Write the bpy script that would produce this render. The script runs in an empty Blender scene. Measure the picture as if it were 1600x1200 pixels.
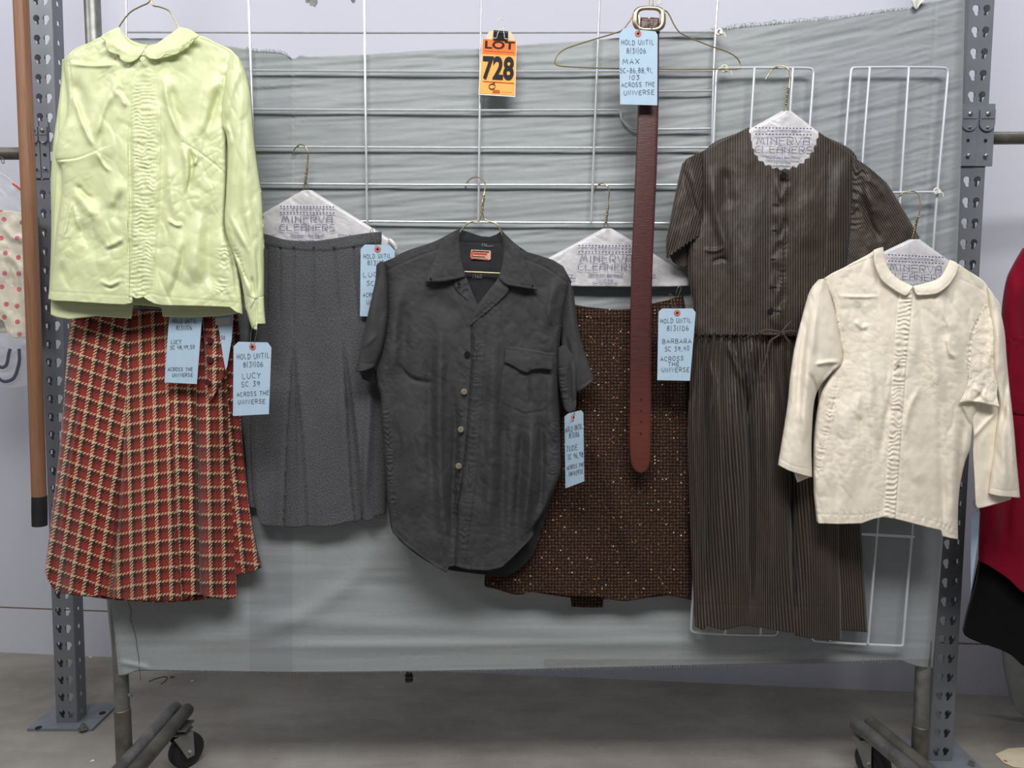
import bpy, math, random
import numpy as np
from mathutils import Vector, Matrix
random.seed(7)
PI = math.pi
sc = bpy.context.scene
COL = sc.collection

# ------------------------------------------------------------------ camera
F = 1150.0; TH = math.radians(4.9); CAM = (0.0, -1.6, 1.165)
cd = bpy.data.cameras.new('camera'); cam = bpy.data.objects.new('camera', cd); COL.objects.link(cam)
cam.location = CAM; cam.rotation_euler = (PI/2 - TH, 0, 0)
cd.sensor_width = 36; cd.lens = F/1600*36; cd.clip_start = .02
sc.camera = cam
sc.view_settings.view_transform = 'Standard'
try: sc.view_settings.look = 'None'
except Exception: pass
sc.view_settings.gamma = 1; sc.view_settings.use_curve_mapping = False
sc.view_settings.exposure = 0.0

def P(px, py, Y):
    """point of the vertical plane at distance Y that the photo shows at px,py"""
    px = np.asarray(px, float); py = np.asarray(py, float); Y = np.asarray(Y, float)
    dx = (px-800)/F; dy = (600-py)/F
    diry = math.cos(TH) + dy*math.sin(TH); dirz = -math.sin(TH) + dy*math.cos(TH)
    t = (Y-CAM[1])/diry
    return np.stack(np.broadcast_arrays(CAM[0]+dx*t, CAM[1]+diry*t, CAM[2]+dirz*t), -1)
def Pz(px, py, z):
    dx = (px-800)/F; dy = (600-py)/F
    diry = math.cos(TH)+dy*math.sin(TH); dirz = -math.sin(TH)+dy*math.cos(TH)
    t = (z-CAM[2])/dirz
    return np.array([CAM[0]+dx*t, CAM[1]+diry*t, z])

# ------------------------------------------------------------------ objects
def mesh(name, V, Fc, mat, parent=None, uv=None, smooth=True):
    V = np.asarray(V, float).reshape(-1, 3)
    me = bpy.data.meshes.new(name)
    off = np.array(root_loc(parent)) if parent is not None else np.zeros(3)
    if isinstance(Fc, np.ndarray) and Fc.ndim == 2:
        k = Fc.shape[1]; n = len(Fc)
        me.vertices.add(len(V)); me.vertices.foreach_set('co', (V-off).astype(np.float32).ravel())
        me.loops.add(n*k); me.loops.foreach_set('vertex_index', Fc.astype(np.int32).ravel())
        me.polygons.add(n); me.polygons.foreach_set('loop_start', (np.arange(n)*k).astype(np.int32))
        try: me.polygons.foreach_set('loop_total', np.full(n, k, np.int32))
        except Exception: pass
        me.update(calc_edges=True)
    else:
        me.from_pydata((V-off).tolist(), [], [list(f) for f in Fc])
    if uv is not None:
        l = me.uv_layers.new(name='UVMap')
        vi = np.empty(len(me.loops), np.int32); me.loops.foreach_get('vertex_index', vi)
        l.data.foreach_set('uv', np.asarray(uv, np.float32)[vi].ravel())
    me.materials.append(mat)
    if smooth: me.polygons.foreach_set('use_smooth', np.ones(len(me.polygons), bool))
    me.validate(clean_customdata=False)
    o = bpy.data.objects.new(name, me); COL.objects.link(o)
    if parent is not None: o.parent = parent
    return o
def root_loc(o):
    while o.parent is not None: o = o.parent
    return o.location
def tag(o, label=None, cat=None, group=None, kind=None):
    if label: o['label'] = label
    if cat: o['category'] = cat
    if group: o['group'] = group
    if kind: o['kind'] = kind
    return o
def thing(name, label, cat, loc=(0, 0, 0), group=None):
    o = bpy.data.objects.new(name, None); COL.objects.link(o); o.location = [float(a) for a in loc]
    o.empty_display_size = .05
    return tag(o, label, cat, group)

class MB:
    def __init__(s): s.V = []; s.F = []; s.n = 0
    def add(s, V, Fc):
        V = np.asarray(V, float).reshape(-1, 3); s.V.append(V); s.F += [tuple(i+s.n for i in f) for f in Fc]; s.n += len(V); return s
    def box(s, c, d, R=None, bev=0):
        x, y, z = [a/2 for a in d]
        pts = [(-x,-y,-z),(x,-y,-z),(x,y,-z),(-x,y,-z),(-x,-y,z),(x,-y,z),(x,y,z),(-x,y,z)]
        pts = np.array(pts)
        if R is not None: pts = pts @ np.array(R).T
        return s.add(pts+np.array(c), [(0,3,2,1),(4,5,6,7),(0,1,5,4),(1,2,6,5),(2,3,7,6),(3,0,4,7)])
    def tube(s, pts, r, n=8, closed=False, flat=1.0):
        pts = np.asarray(pts, float); m = len(pts)
        rr = np.full(m, r) if np.isscalar(r) else np.asarray(r, float)
        T = np.zeros_like(pts)
        if closed: T = np.roll(pts, -1, 0)-np.roll(pts, 1, 0)
        else:
            T[1:-1] = pts[2:]-pts[:-2]; T[0] = pts[1]-pts[0]; T[-1] = pts[-1]-pts[-2]
        T /= np.maximum(np.linalg.norm(T, axis=1), 1e-9)[:, None]
        up = np.array([0, 1, 0.]) if abs(T[0][1]) < .9 else np.array([1., 0, 0])
        N = np.cross(T[0], up); N /= np.linalg.norm(N); V = []
        for i in range(m):
            N = N-T[i]*np.dot(N, T[i]); N /= max(np.linalg.norm(N), 1e-9); B = np.cross(T[i], N)
            for k in range(n):
                a = 2*PI*k/n; V.append(pts[i]+rr[i]*(math.cos(a)*N+flat*math.sin(a)*B))
        Fc = []
        for i in range(m if closed else m-1):
            j = (i+1) % m
            for k in range(n): Fc.append((i*n+k, i*n+(k+1) % n, j*n+(k+1) % n, j*n+k))
        if not closed: Fc += [tuple(range(n))[::-1], tuple((m-1)*n+k for k in range(n))]
        return s.add(V, Fc)
    def cyl(s, a, b, r, n=20): return s.tube([a, b], r, n)
    def prism(s, poly, depth):      # poly: list of 3D points, depth: vector
        A = np.asarray(poly, float); n = len(A); d = np.asarray(depth, float)
        return s.add(np.concatenate([A, A+d]), [tuple(range(n))[::-1], tuple(range(n, 2*n))]+[(i, (i+1) % n, n+(i+1) % n, n+i) for i in range(n)])
    def build(s, name, mat, parent=None, smooth=True, sharp=35):
        o = mesh(name, np.concatenate(s.V), s.F, mat, parent, smooth=smooth)
        if smooth and sharp:
            try: o.data.set_sharp_from_angle(angle=math.radians(sharp))
            except Exception: pass
        return o

# ------------------------------------------------------------------ curves, noise
def smooth_pts(pts, n=12):
    p = np.asarray(pts, float)
    if len(p) < 3: return p
    q = np.vstack([2*p[0]-p[1], p, 2*p[-1]-p[-2]]); out = []
    for i in range(1, len(q)-2):
        p0, p1, p2, p3 = q[i-1:i+3]
        # centripetal-ish: limit tangents to chord length
        L = np.linalg.norm(p2-p1)
        m1 = (p2-p0)/2; m2 = (p3-p1)/2
        for m in (m1, m2):
            k = np.linalg.norm(m)
            if k > L > 0: m *= L/k
        for t in np.linspace(0, 1, n, endpoint=False):
            h = t*t; c = h*t
            out.append((2*c-3*h+1)*p1+(c-2*h+t)*m1+(-2*c+3*h)*p2+(c-h)*m2)
    out.append(p[-1]); return np.array(out)
def resample(p, n):
    p = np.asarray(p, float); s = np.r_[0, np.cumsum(np.linalg.norm(np.diff(p, axis=0), axis=1))]
    t = np.linspace(0, s[-1], n+1)
    return np.stack([np.interp(t, s, p[:, k]) for k in range(p.shape[1])], -1)
def arc_len(p): return float(np.linalg.norm(np.diff(np.asarray(p, float), axis=0), axis=1).sum())
_lat = {}
def vnoise(x, y, seed=0):
    if seed not in _lat: _lat[seed] = np.random.RandomState(seed+11).rand(257, 257)
    L = _lat[seed]; xi = np.floor(x).astype(int); yi = np.floor(y).astype(int); fx = x-xi; fy = y-yi
    fx = fx*fx*fx*(fx*(fx*6-15)+10); fy = fy*fy*fy*(fy*(fy*6-15)+10)
    a = L[yi % 256, xi % 256]; b = L[yi % 256, (xi+1) % 256]; c = L[(yi+1) % 256, xi % 256]; d = L[(yi+1) % 256, (xi+1) % 256]
    return (a*(1-fx)+b*fx)*(1-fy)+(c*(1-fx)+d*fx)*fy
def fbm(x, y, seed=0, o=4):
    s = 0; a = .5
    for i in range(o): s = s+a*(vnoise(x*2**i, y*2**i, seed+i)-.5); a *= .5
    return s
def rot(X, Y, ang):
    c, s = math.cos(math.radians(ang)), math.sin(math.radians(ang)); return X*c+Y*s, -X*s+Y*c
def crumple(X, Y, seed, size, stretch, ang, amp):
    """network of straight sharp creases, as in washed cotton"""
    a, b = rot(X, Y, ang); a = a/(size*stretch); b = b/size; w = fbm(a*1.3, b*1.3, seed+70, 2)*.8; a = a+w; b = b-w
    ia, ib = np.floor(a).astype(int), np.floor(b).astype(int); rs = np.random.RandomState(seed); JA = rs.rand(64, 64); JB = rs.rand(64, 64)
    f1 = np.full(X.shape, 9.); f2 = np.full(X.shape, 9.)
    for i in (-1, 0, 1):
        for j in (-1, 0, 1):
            d = np.hypot(ia+i+JA[(ia+i) % 64, (ib+j) % 64]-a, ib+j+JB[(ia+i) % 64, (ib+j) % 64]-b)
            f2 = np.minimum(np.maximum(f1, d), f2); f1 = np.minimum(f1, d)
    m = np.clip((vnoise(X/45., Y/60., seed+3)-.32)*3, 0, 1)
    return amp*.001*m*(np.minimum(f2-f1, .45)/.45-.6*f1)
KR = 1.5; KS = 1.0; KW = .75
def wrinkle(X, Y, seed, along, across, ang, amp, o=3):
    """ridged creases running along ang (deg, image axes), amp in mm"""
    a, b = rot(X, Y, ang); w = 14*fbm(a/along/1.7+5, b/across/9, seed+50, 2)
    n = fbm(a/along, (b+w)/across, seed, o); r = 1-np.minimum(1, np.abs(n)*5.0)
    return KW*amp*.001*(r*r*(3-2*r)*.6+n*1.6)
def soft(X, Y, seed, sx, sy, amp): return KS*amp*.001*fbm(X/sx, Y/sy, seed, 3)*2

def segd(X, Y, poly):
    """distance to polyline, arclength fraction, arclength, signed side"""
    poly = np.asarray(poly, float); best = np.full(X.shape, 1e9); S = np.zeros(X.shape); sd = np.zeros(X.shape); acc = 0
    for (x0, y0), (x1, y1) in zip(poly[:-1], poly[1:]):
        dx, dy = x1-x0, y1-y0; L = math.hypot(dx, dy)
        if L < 1e-6: continue
        t = np.clip(((X-x0)*dx+(Y-y0)*dy)/L/L, 0, 1); qx = X-x0-t*dx; qy = Y-y0-t*dy; d = np.hypot(qx, qy)
        m = d < best; best = np.where(m, d, best); S = np.where(m, acc+t*L, S)
        sd = np.where(m, np.sign(dx*qy-dy*qx), sd); acc += L
    return best, S/max(acc, 1e-6), S, sd
def ridge(X, Y, poly, w, a, ends='both', skew=0, sm=True):
    """ridge (a>0) or valley (a<0) in mm; w px. ends: which ends fade out. skew: one flank steeper"""
    if sm and len(poly) > 2: poly = resample(smooth_pts(poly), 10)
    d, t, s, sd = segd(X, Y, poly)
    e = np.ones_like(t)
    if ends in ('both', 'start'): e = e*np.clip(t/.3, 0, 1)
    if ends in ('both', 'end'): e = e*np.clip((1-t)/.3, 0, 1)
    if ends == 'grow': e = np.clip(t, 0, 1)**.8
    if ends == 'growboth': e = np.clip(t/.7, 0, 1)*np.clip((1-t)/.1, 0, 1)
    e = e*e*(3-2*e) if ends not in ('grow',) else e
    ww = w*(1+skew*sd)
    return KR*a*.001*e*np.exp(-(d/ww)**2)
def step(X, Y, poly, w, a, ends=None, sm=True):
    """a fold edge: the cloth on the right-hand side of the line's travel sits a mm higher and slides back over w px"""
    if sm and len(poly) > 2: poly = resample(smooth_pts(poly), 12)
    d, t, s, sd = segd(X, Y, poly); e = np.ones_like(t)
    if ends in ('both', 'start'): e = e*np.clip(t/.25, 0, 1)
    if ends in ('both', 'end'): e = e*np.clip((1-t)/.25, 0, 1)
    if ends == 'grow': e = t
    return KR*a*.001*e*np.where(sd > 0, np.exp(-d/w), 0)*np.clip(d/1.6, 0, 1)
def pucker(X, Y, poly, w, period, a, seed=1, both=True, side=0):
    if len(poly) > 2: poly = resample(smooth_pts(poly), 16)
    d, t, s, sd = segd(X, Y, poly)
    ph = s/period+2.6*vnoise(s/period/2.3, d*0+seed, seed)+.9*(vnoise(s/period/1.2, d/w*1.5, seed+8)-.5)+.25*d/w
    amp = .45+1.1*vnoise(s/period/1.4+9, d*0+3, seed+3)
    g = np.exp(-((d-side*w*.0)/w)**2)*np.clip(t*20, 0, 1)*np.clip((1-t)*20, 0, 1)
    if side: g = g*(sd*side > -.5)
    return .72*a*.001*amp*np.sin(2*PI*ph)*g
def seam(X, Y, poly, w=1.3, a=-.9, sm=True):
    if sm and len(poly) > 2: poly = resample(smooth_pts(poly), 16)
    d, t, s, sd = segd(X, Y, poly)
    return a*.001*np.exp(-(d/w)**2)

def coons(top, bot, left, right, res=2.0, lin=()):
    cs = []
    for nm, c in (('top', top), ('bot', bot), ('left', left), ('right', right)):
        cs.append(np.asarray(c, float) if (nm in lin or len(c) < 3) else smooth_pts(c))
    nu = max(3, int(max(arc_len(cs[0]), arc_len(cs[1]))/res)); nv = max(3, int(max(arc_len(cs[2]), arc_len(cs[3]))/res))
    T, B = resample(cs[0], nu), resample(cs[1], nu); L, R = resample(cs[2], nv), resample(cs[3], nv)
    u = np.linspace(0, 1, nu+1)[None, :, None]; v = np.linspace(0, 1, nv+1)[:, None, None]
    G = (1-v)*T[None]+v*B[None]+(1-u)*L[:, None]+u*R[:, None]-((1-u)*(1-v)*T[0]+u*(1-v)*T[-1]+(1-u)*v*B[0]+u*v*B[-1])
    return G[..., 0], G[..., 1], np.broadcast_to(u[..., 0], G.shape[:2]), np.broadcast_to(v[..., 0], G.shape[:2])
def rnd(d, w):
    q = 1-np.clip(d/w, 0, 1); return 1-np.sqrt(np.maximum(0, 1-q*q))
def gridfaces(nv, nu, off=0, flip=False):
    i = np.arange(nv)[:, None]*(nu+1)+np.arange(nu)[None]; q = np.stack([i, i+nu+1, i+nu+2, i+1], -1).reshape(-1, 4)
    return (q[:, ::-1] if flip else q)+off
def sheet(name, mat, parent, top, bot, left, right, Y0, disp=None, res=2.0, thick=.0012, edge=None, lin=(), uv=None, uvf=None, tilt=(0, 0)):
    X, Yp, U, V = coons(top, bot, left, right, res, lin)
    D = np.zeros_like(X)
    W = np.hypot(X[:, -1]-X[:, 0], Yp[:, -1]-Yp[:, 0])[:, None]
    if edge:
        w, t, sides = edge if len(edge) == 3 else (*edge, 'lr')
        if 'l' in sides: D -= t*.001*rnd(U*W, w)
        if 'r' in sides: D -= t*.001*rnd((1-U)*W, w)
        H = np.hypot(X[-1]-X[0], Yp[-1]-Yp[0])[None]
        if 't' in sides: D -= t*.001*rnd(V*H, w)
        if 'b' in sides: D -= t*.001*rnd((1-V)*H, w)
    if disp is not None: D = D+disp(X, Yp, U, V)
    Yw = Y0-D+tilt[0]*(U-.5)+tilt[1]*V
    nv, nu = X.shape[0]-1, X.shape[1]-1
    A = P(X, Yp, Yw).reshape(-1, 3); N = len(A)
    if uvf is not None: uu, vv = uvf(X, Yp, U, V)
    else: uu, vv = X/100., -Yp/100.
    UV = np.stack([uu, vv], -1).reshape(-1, 2)
    q = gridfaces(nv, nu)
    if thick:
        Bk = A.copy(); Bk[:, 1] += thick
        idx = np.arange(N).reshape(nv+1, nu+1)
        ring = np.concatenate([idx[0, :], idx[1:, -1], idx[-1, -2::-1], idx[-2:0:-1, 0]]); r2 = np.roll(ring, -1)
        side = np.stack([ring, r2, r2+N, ring+N], -1)
        V3 = np.concatenate([A, Bk]); q = np.concatenate([q, gridfaces(nv, nu, N, True), side]); UV = np.concatenate([UV, UV])
    else: V3 = A
    return mesh(name, V3, q, mat, parent, uv=UV)
def onsurf(px, py, Y): return P(px, py, Y)

# ------------------------------------------------------------------ materials
def lin(c): return tuple(((v/255)/12.92 if v <= 10 else (((v/255)+.055)/1.055)**2.4) for v in c)
class NT:
    def __init__(s, name):
        s.m = bpy.data.materials.new(name); s.m.use_nodes = True; s.t = s.m.node_tree; s.b = s.t.nodes['Principled BSDF']
    def n(s, typ, **k):
        nd = s.t.nodes.new(typ)
        for a, v in k.items():
            if hasattr(nd, a) and a not in ('inputs',): setattr(nd, a, v)
        return nd
    def link(s, a, b): s.t.links.new(a, b)
    def val(s, sock, v):
        if hasattr(v, 'is_linked') or isinstance(v, bpy.types.NodeSocket): s.link(v, sock)
        else: sock.default_value = v
    def math(s, op, a, b=0., c=0., clamp=False):
        nd = s.n('ShaderNodeMath'); nd.operation = op; nd.use_clamp = clamp
        s.val(nd.inputs[0], a); s.val(nd.inputs[1], b); s.val(nd.inputs[2], c); return nd.outputs[0]
    def mix(s, f, a, b):
        nd = s.n('ShaderNodeMix'); nd.data_type = 'RGBA'; s.val(nd.inputs[0], f); s.val(nd.inputs[6], a); s.val(nd.inputs[7], b); return nd.outputs[2]
    def uv(s):
        nd = s.n('ShaderNodeTexCoord'); x = s.n('ShaderNodeSeparateXYZ'); s.link(nd.outputs['UV'], x.inputs[0]); return nd.outputs['UV'], x.outputs[0], x.outputs[1]
    def obj(s): return s.n('ShaderNodeTexCoord').outputs['Object']
    def noise(s, vec, scale, detail=3, rough=.5, dist=0.):
        nd = s.n('ShaderNodeTexNoise'); s.link(vec, nd.inputs['Vector']); nd.inputs['Scale'].default_value = scale
        nd.inputs['Detail'].default_value = detail; nd.inputs['Roughness'].default_value = rough; nd.inputs['Distortion'].default_value = dist
        return nd.outputs[0]
    def scale(s, vec, v):
        nd = s.n('ShaderNodeMapping'); s.link(vec, nd.inputs['Vector']); nd.inputs['Scale'].default_value = v; return nd.outputs[0]
    def ramp(s, f, stops, interp='LINEAR'):
        nd = s.n('ShaderNodeValToRGB'); nd.color_ramp.interpolation = interp; e = nd.color_ramp.elements
        while len(e) < len(stops): e.new(.5)
        for q, (p, c) in zip(e, stops): q.position = p; q.color = (*c[:3], 1) if not np.isscalar(c) else (c, c, c, 1)
        s.link(f, nd.inputs[0]); return nd.outputs[0]
    def bump(s, h, strength=.3, dist=.001):
        nd = s.n('ShaderNodeBump'); nd.inputs['Strength'].default_value = strength; nd.inputs['Distance'].default_value = dist
        s.link(h, nd.inputs['Height']); s.link(nd.outputs[0], s.b.inputs['Normal']); return nd
    def base(s, c, rough=.8, metal=0., spec=.5, sheen=0.):
        s.val(s.b.inputs['Base Color'], c if isinstance(c, bpy.types.NodeSocket) else (*c, 1))
        s.val(s.b.inputs['Roughness'], rough); s.b.inputs['Metallic'].default_value = metal
        s.b.inputs['Specular IOR Level'].default_value = spec
        if sheen: s.b.inputs['Sheen Weight'].default_value = sheen; s.b.inputs['Sheen Roughness'].default_value = .4
        return s.m
def c4(c): return (*lin(c), 1)
def simple(name, c, rough=.6, metal=0., spec=.5, var=.08, nscale=30, bump=.0, bscale=400):
    t = NT(name); o = t.obj(); n = t.noise(o, nscale, 4)
    L = lin(c); hi = tuple(min(1, v*(1+var)) for v in L); lo = tuple(v*(1-var) for v in L)
    t.base(t.ramp(n, [(.3, lo), (.7, hi)]), rough, metal, spec)
    if bump: t.bump(t.noise(o, bscale, 3), bump, .0006)
    return t.m
def fabric(name, c, rough=.85, var=.06, weave=9., wb=.25, spec=.25, sheen=.0, mott=25, fine=.08):
    """woven cloth: thread-scale over/under bump in the cloth's own UV, faint mottling"""
    t = NT(name); uv, u, v = t.uv(); o = t.obj()
    n = t.noise(o, mott, 4); g = t.noise(t.scale(uv, (1, 1, 1)), 90, 2, .7)
    L = lin(c); lo = tuple(a*(1-var) for a in L); hi = tuple(min(1, a*(1+var)) for a in L)
    c1 = t.ramp(n, [(.3, lo), (.7, hi)])
    c2 = t.mix(t.math('MULTIPLY', t.math('SUBTRACT', g, .5), fine*6, clamp=True), c1, (*[a*.75 for a in L], 1))
    a = t.math('SINE', t.math('MULTIPLY', u, 2*PI*weave*5)); b = t.math('SINE', t.math('MULTIPLY', v, 2*PI*weave*5))
    t.base(c2, rough, 0, spec, sheen)
    t.bump(t.math('ADD', t.math('MULTIPLY', a, b), t.math('MULTIPLY', g, 1.5)), wb, .0004)
    return t.m

M = {}
M['chrome'] = simple('chrome_wire', (206, 208, 214), .30, .55, var=.08, nscale=60)
M['silver'] = simple('silver_painted_wire', (204, 208, 216), .35, .35, var=.06)
M['brass'] = simple('gilt_wire', (150, 140, 106), .35, .75, var=.12)
M['pale_brass'] = simple('pale_brass', (172, 162, 134), .28, .9, var=.12, nscale=90)
M['galv'] = simple('galvanised_pipe', (128, 129, 126), .42, .75, var=.38, nscale=22, bump=.25, bscale=160)
M['dark_pipe'] = simple('worn_dark_pipe', (104, 101, 95), .45, .6, var=.4, nscale=18, bump=.3, bscale=140)
M['upright'] = simple('grey_enamelled_steel', (114, 118, 124), .42, .15, var=.07, nscale=14, bump=.1, bscale=90)
M['upright_plate'] = simple('grey_connector_steel', (118, 123, 131), .45, .2, var=.1, nscale=30)
M['steel'] = simple('zinc_steel', (150, 150, 148), .35, .85, var=.15)
M['rubber'] = simple('black_rubber', (30, 30, 32), .6, 0, var=.2)
M['black_metal'] = simple('black_lacquer', (20, 20, 24), .35, 0, var=.1)
M['tag'] = simple('light_blue_card', (166, 189, 208), .8, 0, .2, var=.03, nscale=60, bump=.1)
M['ring'] = simple('terracotta_eyelet', (176, 106, 92), .7, 0, var=.12, nscale=200)
M['ink'] = simple('black_ink', (24, 26, 34), .6, 0, .2, var=.1)
M['navy'] = simple('navy_print', (70, 72, 124), .6, 0, .2, var=.08, nscale=200)
M['white_mark'] = simple('white_chalk_mark', (190, 192, 195), .9, 0, .2)
M['thread'] = simple('white_thread', (205, 203, 196), .8)
M['pin'] = simple('pin_steel', (176, 172, 160), .25, .9)
def plaid_mat():
    t = NT('houndstooth_plaid_wool'); uv, u, v = t.uv()
    wob = t.math('MULTIPLY', t.math('SUBTRACT', t.noise(uv, 1.2, 2), .5), .10)
    uu = t.math('ADD', u, wob); vv = t.math('ADD', v, wob)
    fu = t.math('FRACT', uu); fv = t.math('FRACT', vv)
    red, dk, cr = lin((142, 48, 45)), lin((34, 33, 31)), lin((200, 176, 142))
    red2 = lin((118, 50, 42))
    st = [(0, red), (.26, red2), (.46, dk), (.80, cr), (.97, dk)]
    st2 = [(0, red2), (.16, red), (.50, cr), (.76, dk)]
    cu = t.ramp(fu, st2, 'CONSTANT'); cv = t.ramp(fv, st, 'CONSTANT')
    # 2/2 twill: diagonal ribs choose warp or weft
    tw = t.math('FRACT', t.math('ADD', t.math('MULTIPLY', u, 4.0), t.math('MULTIPLY', v, -4.0)))
    pick = t.math('GREATER_THAN', t.math('ADD', tw, t.math('MULTIPLY', t.math('SUBTRACT', t.noise(uv, 14, 2), .5), .5)), .5)
    c = t.mix(pick, cu, cv); fz = t.noise(uv, 30, 3, .7)
    c = t.mix(t.math('MULTIPLY', t.math('SUBTRACT', fz, .42), 1.1, clamp=True), c, (*lin((128, 62, 50)), 1))
    t.base(c, .95, 0, .15, .2)
    t.bump(t.math('ADD', t.math('MULTIPLY', fz, .8), tw), .5, .0008); return t.m
def tweed_mat():
    t = NT('nubbly_brown_tweed'); uv, u, v = t.uv()
    s = 19.5
    w = t.math('MULTIPLY', t.math('SUBTRACT', t.noise(uv, 9, 2), .5), .45)
    a = t.math('FRACT', t.math('MULTIPLY_ADD', u, s, w)); b = t.math('FRACT', t.math('MULTIPLY_ADD', v, s, w))
    da = t.math('SUBTRACT', 1, t.math('ABSOLUTE', t.math('MULTIPLY_ADD', a, 2, -1))); db = t.math('SUBTRACT', 1, t.math('ABSOLUTE', t.math('MULTIPLY_ADD', b, 2, -1)))
    cell = t.math('MULTIPLY', t.math('SMOOTH_MIN', t.math('MULTIPLY', da, 1.5), t.math('MULTIPLY', db, 1.5), .3), 1.2, clamp=True)
    n = t.noise(uv, 26, 3, .8)
    yarn = t.ramp(n, [(.34, lin((46, 30, 25))), (.5, lin((76, 54, 44))), (.62, lin((106, 82, 64))), (.76, lin((150, 120, 92)))])
    c = t.mix(cell, c4((20, 15, 14)), yarn)
    vo = t.n('ShaderNodeTexVoronoi'); t.link(t.scale(uv, (1, 1, 1)), vo.inputs['Vector']); vo.inputs['Scale'].default_value = 17; vo.voronoi_dimensions = '2D'
    sep = t.n('ShaderNodeSeparateColor'); t.link(vo.outputs['Color'], sep.inputs[0])
    fl = t.math('MULTIPLY', t.math('LESS_THAN', vo.outputs['Distance'], .19), t.math('GREATER_THAN', sep.outputs[0], .90))
    fc = t.ramp(sep.outputs[1], [(.2, lin((140, 84, 52))), (.5, lin((176, 140, 100))), (.8, lin((206, 190, 164)))])
    t.base(t.mix(fl, c, fc), .95, 0, .15, .0)
    t.bump(t.math('ADD', cell, n), .8, .0015); return t.m
def stripe_mat():
    t = NT('fine_striped_brown_corduroy'); uv, u, v = t.uv()
    f = t.math('FRACT', t.math('MULTIPLY', u, 25.5)); tri = t.math('SUBTRACT', 1, t.math('ABSOLUTE', t.math('MULTIPLY_ADD', f, 2, -1)))
    m = t.math('MULTIPLY', t.math('SUBTRACT', tri, .5), 3.2, clamp=True)
    n = t.noise(t.scale(uv, (60, 4, 1)), 1, 3); n2 = t.noise(uv, .9, 3)
    c = t.mix(t.math('MULTIPLY', m, t.math('MULTIPLY_ADD', n, .8, .35)), c4((30, 25, 23)), c4((94, 82, 70)))
    c = t.mix(t.math('MULTIPLY', t.math('SUBTRACT', n2, .45), .9, clamp=True), c, c4((66, 50, 42)))
    t.base(c, .58, 0, .4, .12)
    t.bump(tri, .35, .0006); return t.m
def flannel(name, c, hi, k=.5):
    t = NT(name); uv, u, v = t.uv()
    n = t.noise(t.scale(uv, (2.2, 1, 1)), 42, 3, .8); n2 = t.noise(uv, 2.5, 3)
    cc = t.mix(t.math('MULTIPLY', t.math('SUBTRACT', n, .4), 2.2, clamp=True), c4(c), c4(hi))
    cc = t.mix(t.math('MULTIPLY', n2, .25), cc, c4(tuple(a*.8 for a in c)))
    t.base(cc, .95, 0, .15, .1); t.bump(n, k, .0007); return t.m
M['plaid'] = plaid_mat(); M['tweed'] = tweed_mat(); M['stripe'] = stripe_mat()
M['grey_wool'] = flannel('grey_wool_flannel', (52, 53, 57), (140, 141, 144))
M['lime'] = fabric('pale_lime_satin_cotton', (207, 214, 168), .40, .03, 14, .10, .55, fine=.02)
M['charcoal'] = fabric('charcoal_twill', (57, 57, 58), .8, .16, 12, .3, .3, mott=14, fine=.2)
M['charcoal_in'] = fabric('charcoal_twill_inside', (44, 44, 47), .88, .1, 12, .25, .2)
M['cream'] = fabric('cream_cotton', (229, 220, 204), .8, .03, 13, .22, .25, fine=.03)
M['coat_red'] = flannel('crimson_wool', (118, 8, 34), (140, 16, 44))
M['black_cloth'] = flannel('black_wool', (9, 8, 12), (16, 14, 18))
M['backdrop'] = None
def backdrop():
    t = NT('thin_grey_muslin'); uv, u, v = t.uv(); o = t.obj()
    g = t.noise(t.scale(uv, (1.5, 14, 1)), 6, 4, .6); n = t.noise(uv, .35, 3)
    a, b = lin((140, 144, 147)), lin((152, 156, 159))
    c = t.ramp(g, [(.3, a), (.7, b)])
    # sewn-on strips of slightly different dye (cloth widths)
    s1 = t.math('MULTIPLY', t.math('GREATER_THAN', u, 3.9), t.math('LESS_THAN', u, 4.57))
    c = t.mix(t.math('MULTIPLY', s1, .35), c, c4((116, 119, 130)))
    s2 = t.math('GREATER_THAN', u, 12.33)
    c = t.mix(t.math('MULTIPLY', s2, .3), c, c4((132, 136, 149)))
    c = t.mix(t.math('MULTIPLY', n, .3), c, c4((140, 150, 147)))
    dirt = t.math('MULTIPLY', t.math('MULTIPLY', t.math('LESS_THAN', v, -10.30), t.math('GREATER_THAN', u, 8.5)), t.noise(t.scale(uv, (1.5, 20, 1)), 4, 3))
    c = t.mix(t.math('MULTIPLY', dirt, .5), c, c4((86, 78, 66)))
    t.base(c, .62, 0, .35, .1); t.bump(t.noise(t.scale(uv, (6, 6, 1)), 60, 2), .12, .0004)
    return t.m
M['backdrop'] = backdrop()
def paper():
    t = NT('glossy_white_cover_paper'); o = t.obj(); n = t.noise(o, 40, 3, .5, .6)
    t.base(t.ramp(n, [(.3, lin((186, 184, 188))), (.7, lin((202, 200, 203)))]), .38, 0, .5)
    t.bump(n, .5, .003); return t.m
M['paper'] = paper()
def leather():
    t = NT('oxblood_leather'); uv, u, v = t.uv()
    n = t.noise(t.scale(uv, (3, 14, 1)), 3, 5, .6, .4); n2 = t.noise(uv, 1.1, 3)
    c = t.ramp(n, [(.3, lin((58, 30, 30))), (.7, lin((80, 38, 36)))])
    # worn redder towards the tip
    w = t.math('MULTIPLY', t.math('SUBTRACT', t.math('MULTIPLY', v, -1), 5.6), .9, clamp=True)
    c = t.mix(t.math('MULTIPLY', w, t.math('MULTIPLY_ADD', n2, .8, .3)), c, c4((96, 44, 35)))
    c = t.mix(t.math('LESS_THAN', t.math('ABSOLUTE', t.math('SUBTRACT', t.math('FRACT', t.math('ADD', v, .46)), .5)), .0), c, c4((60, 30, 30)))
    t.base(c, .42, 0, .5)
    t.bump(n, .35, .0012); return t.m
M['leather'] = leather()
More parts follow.
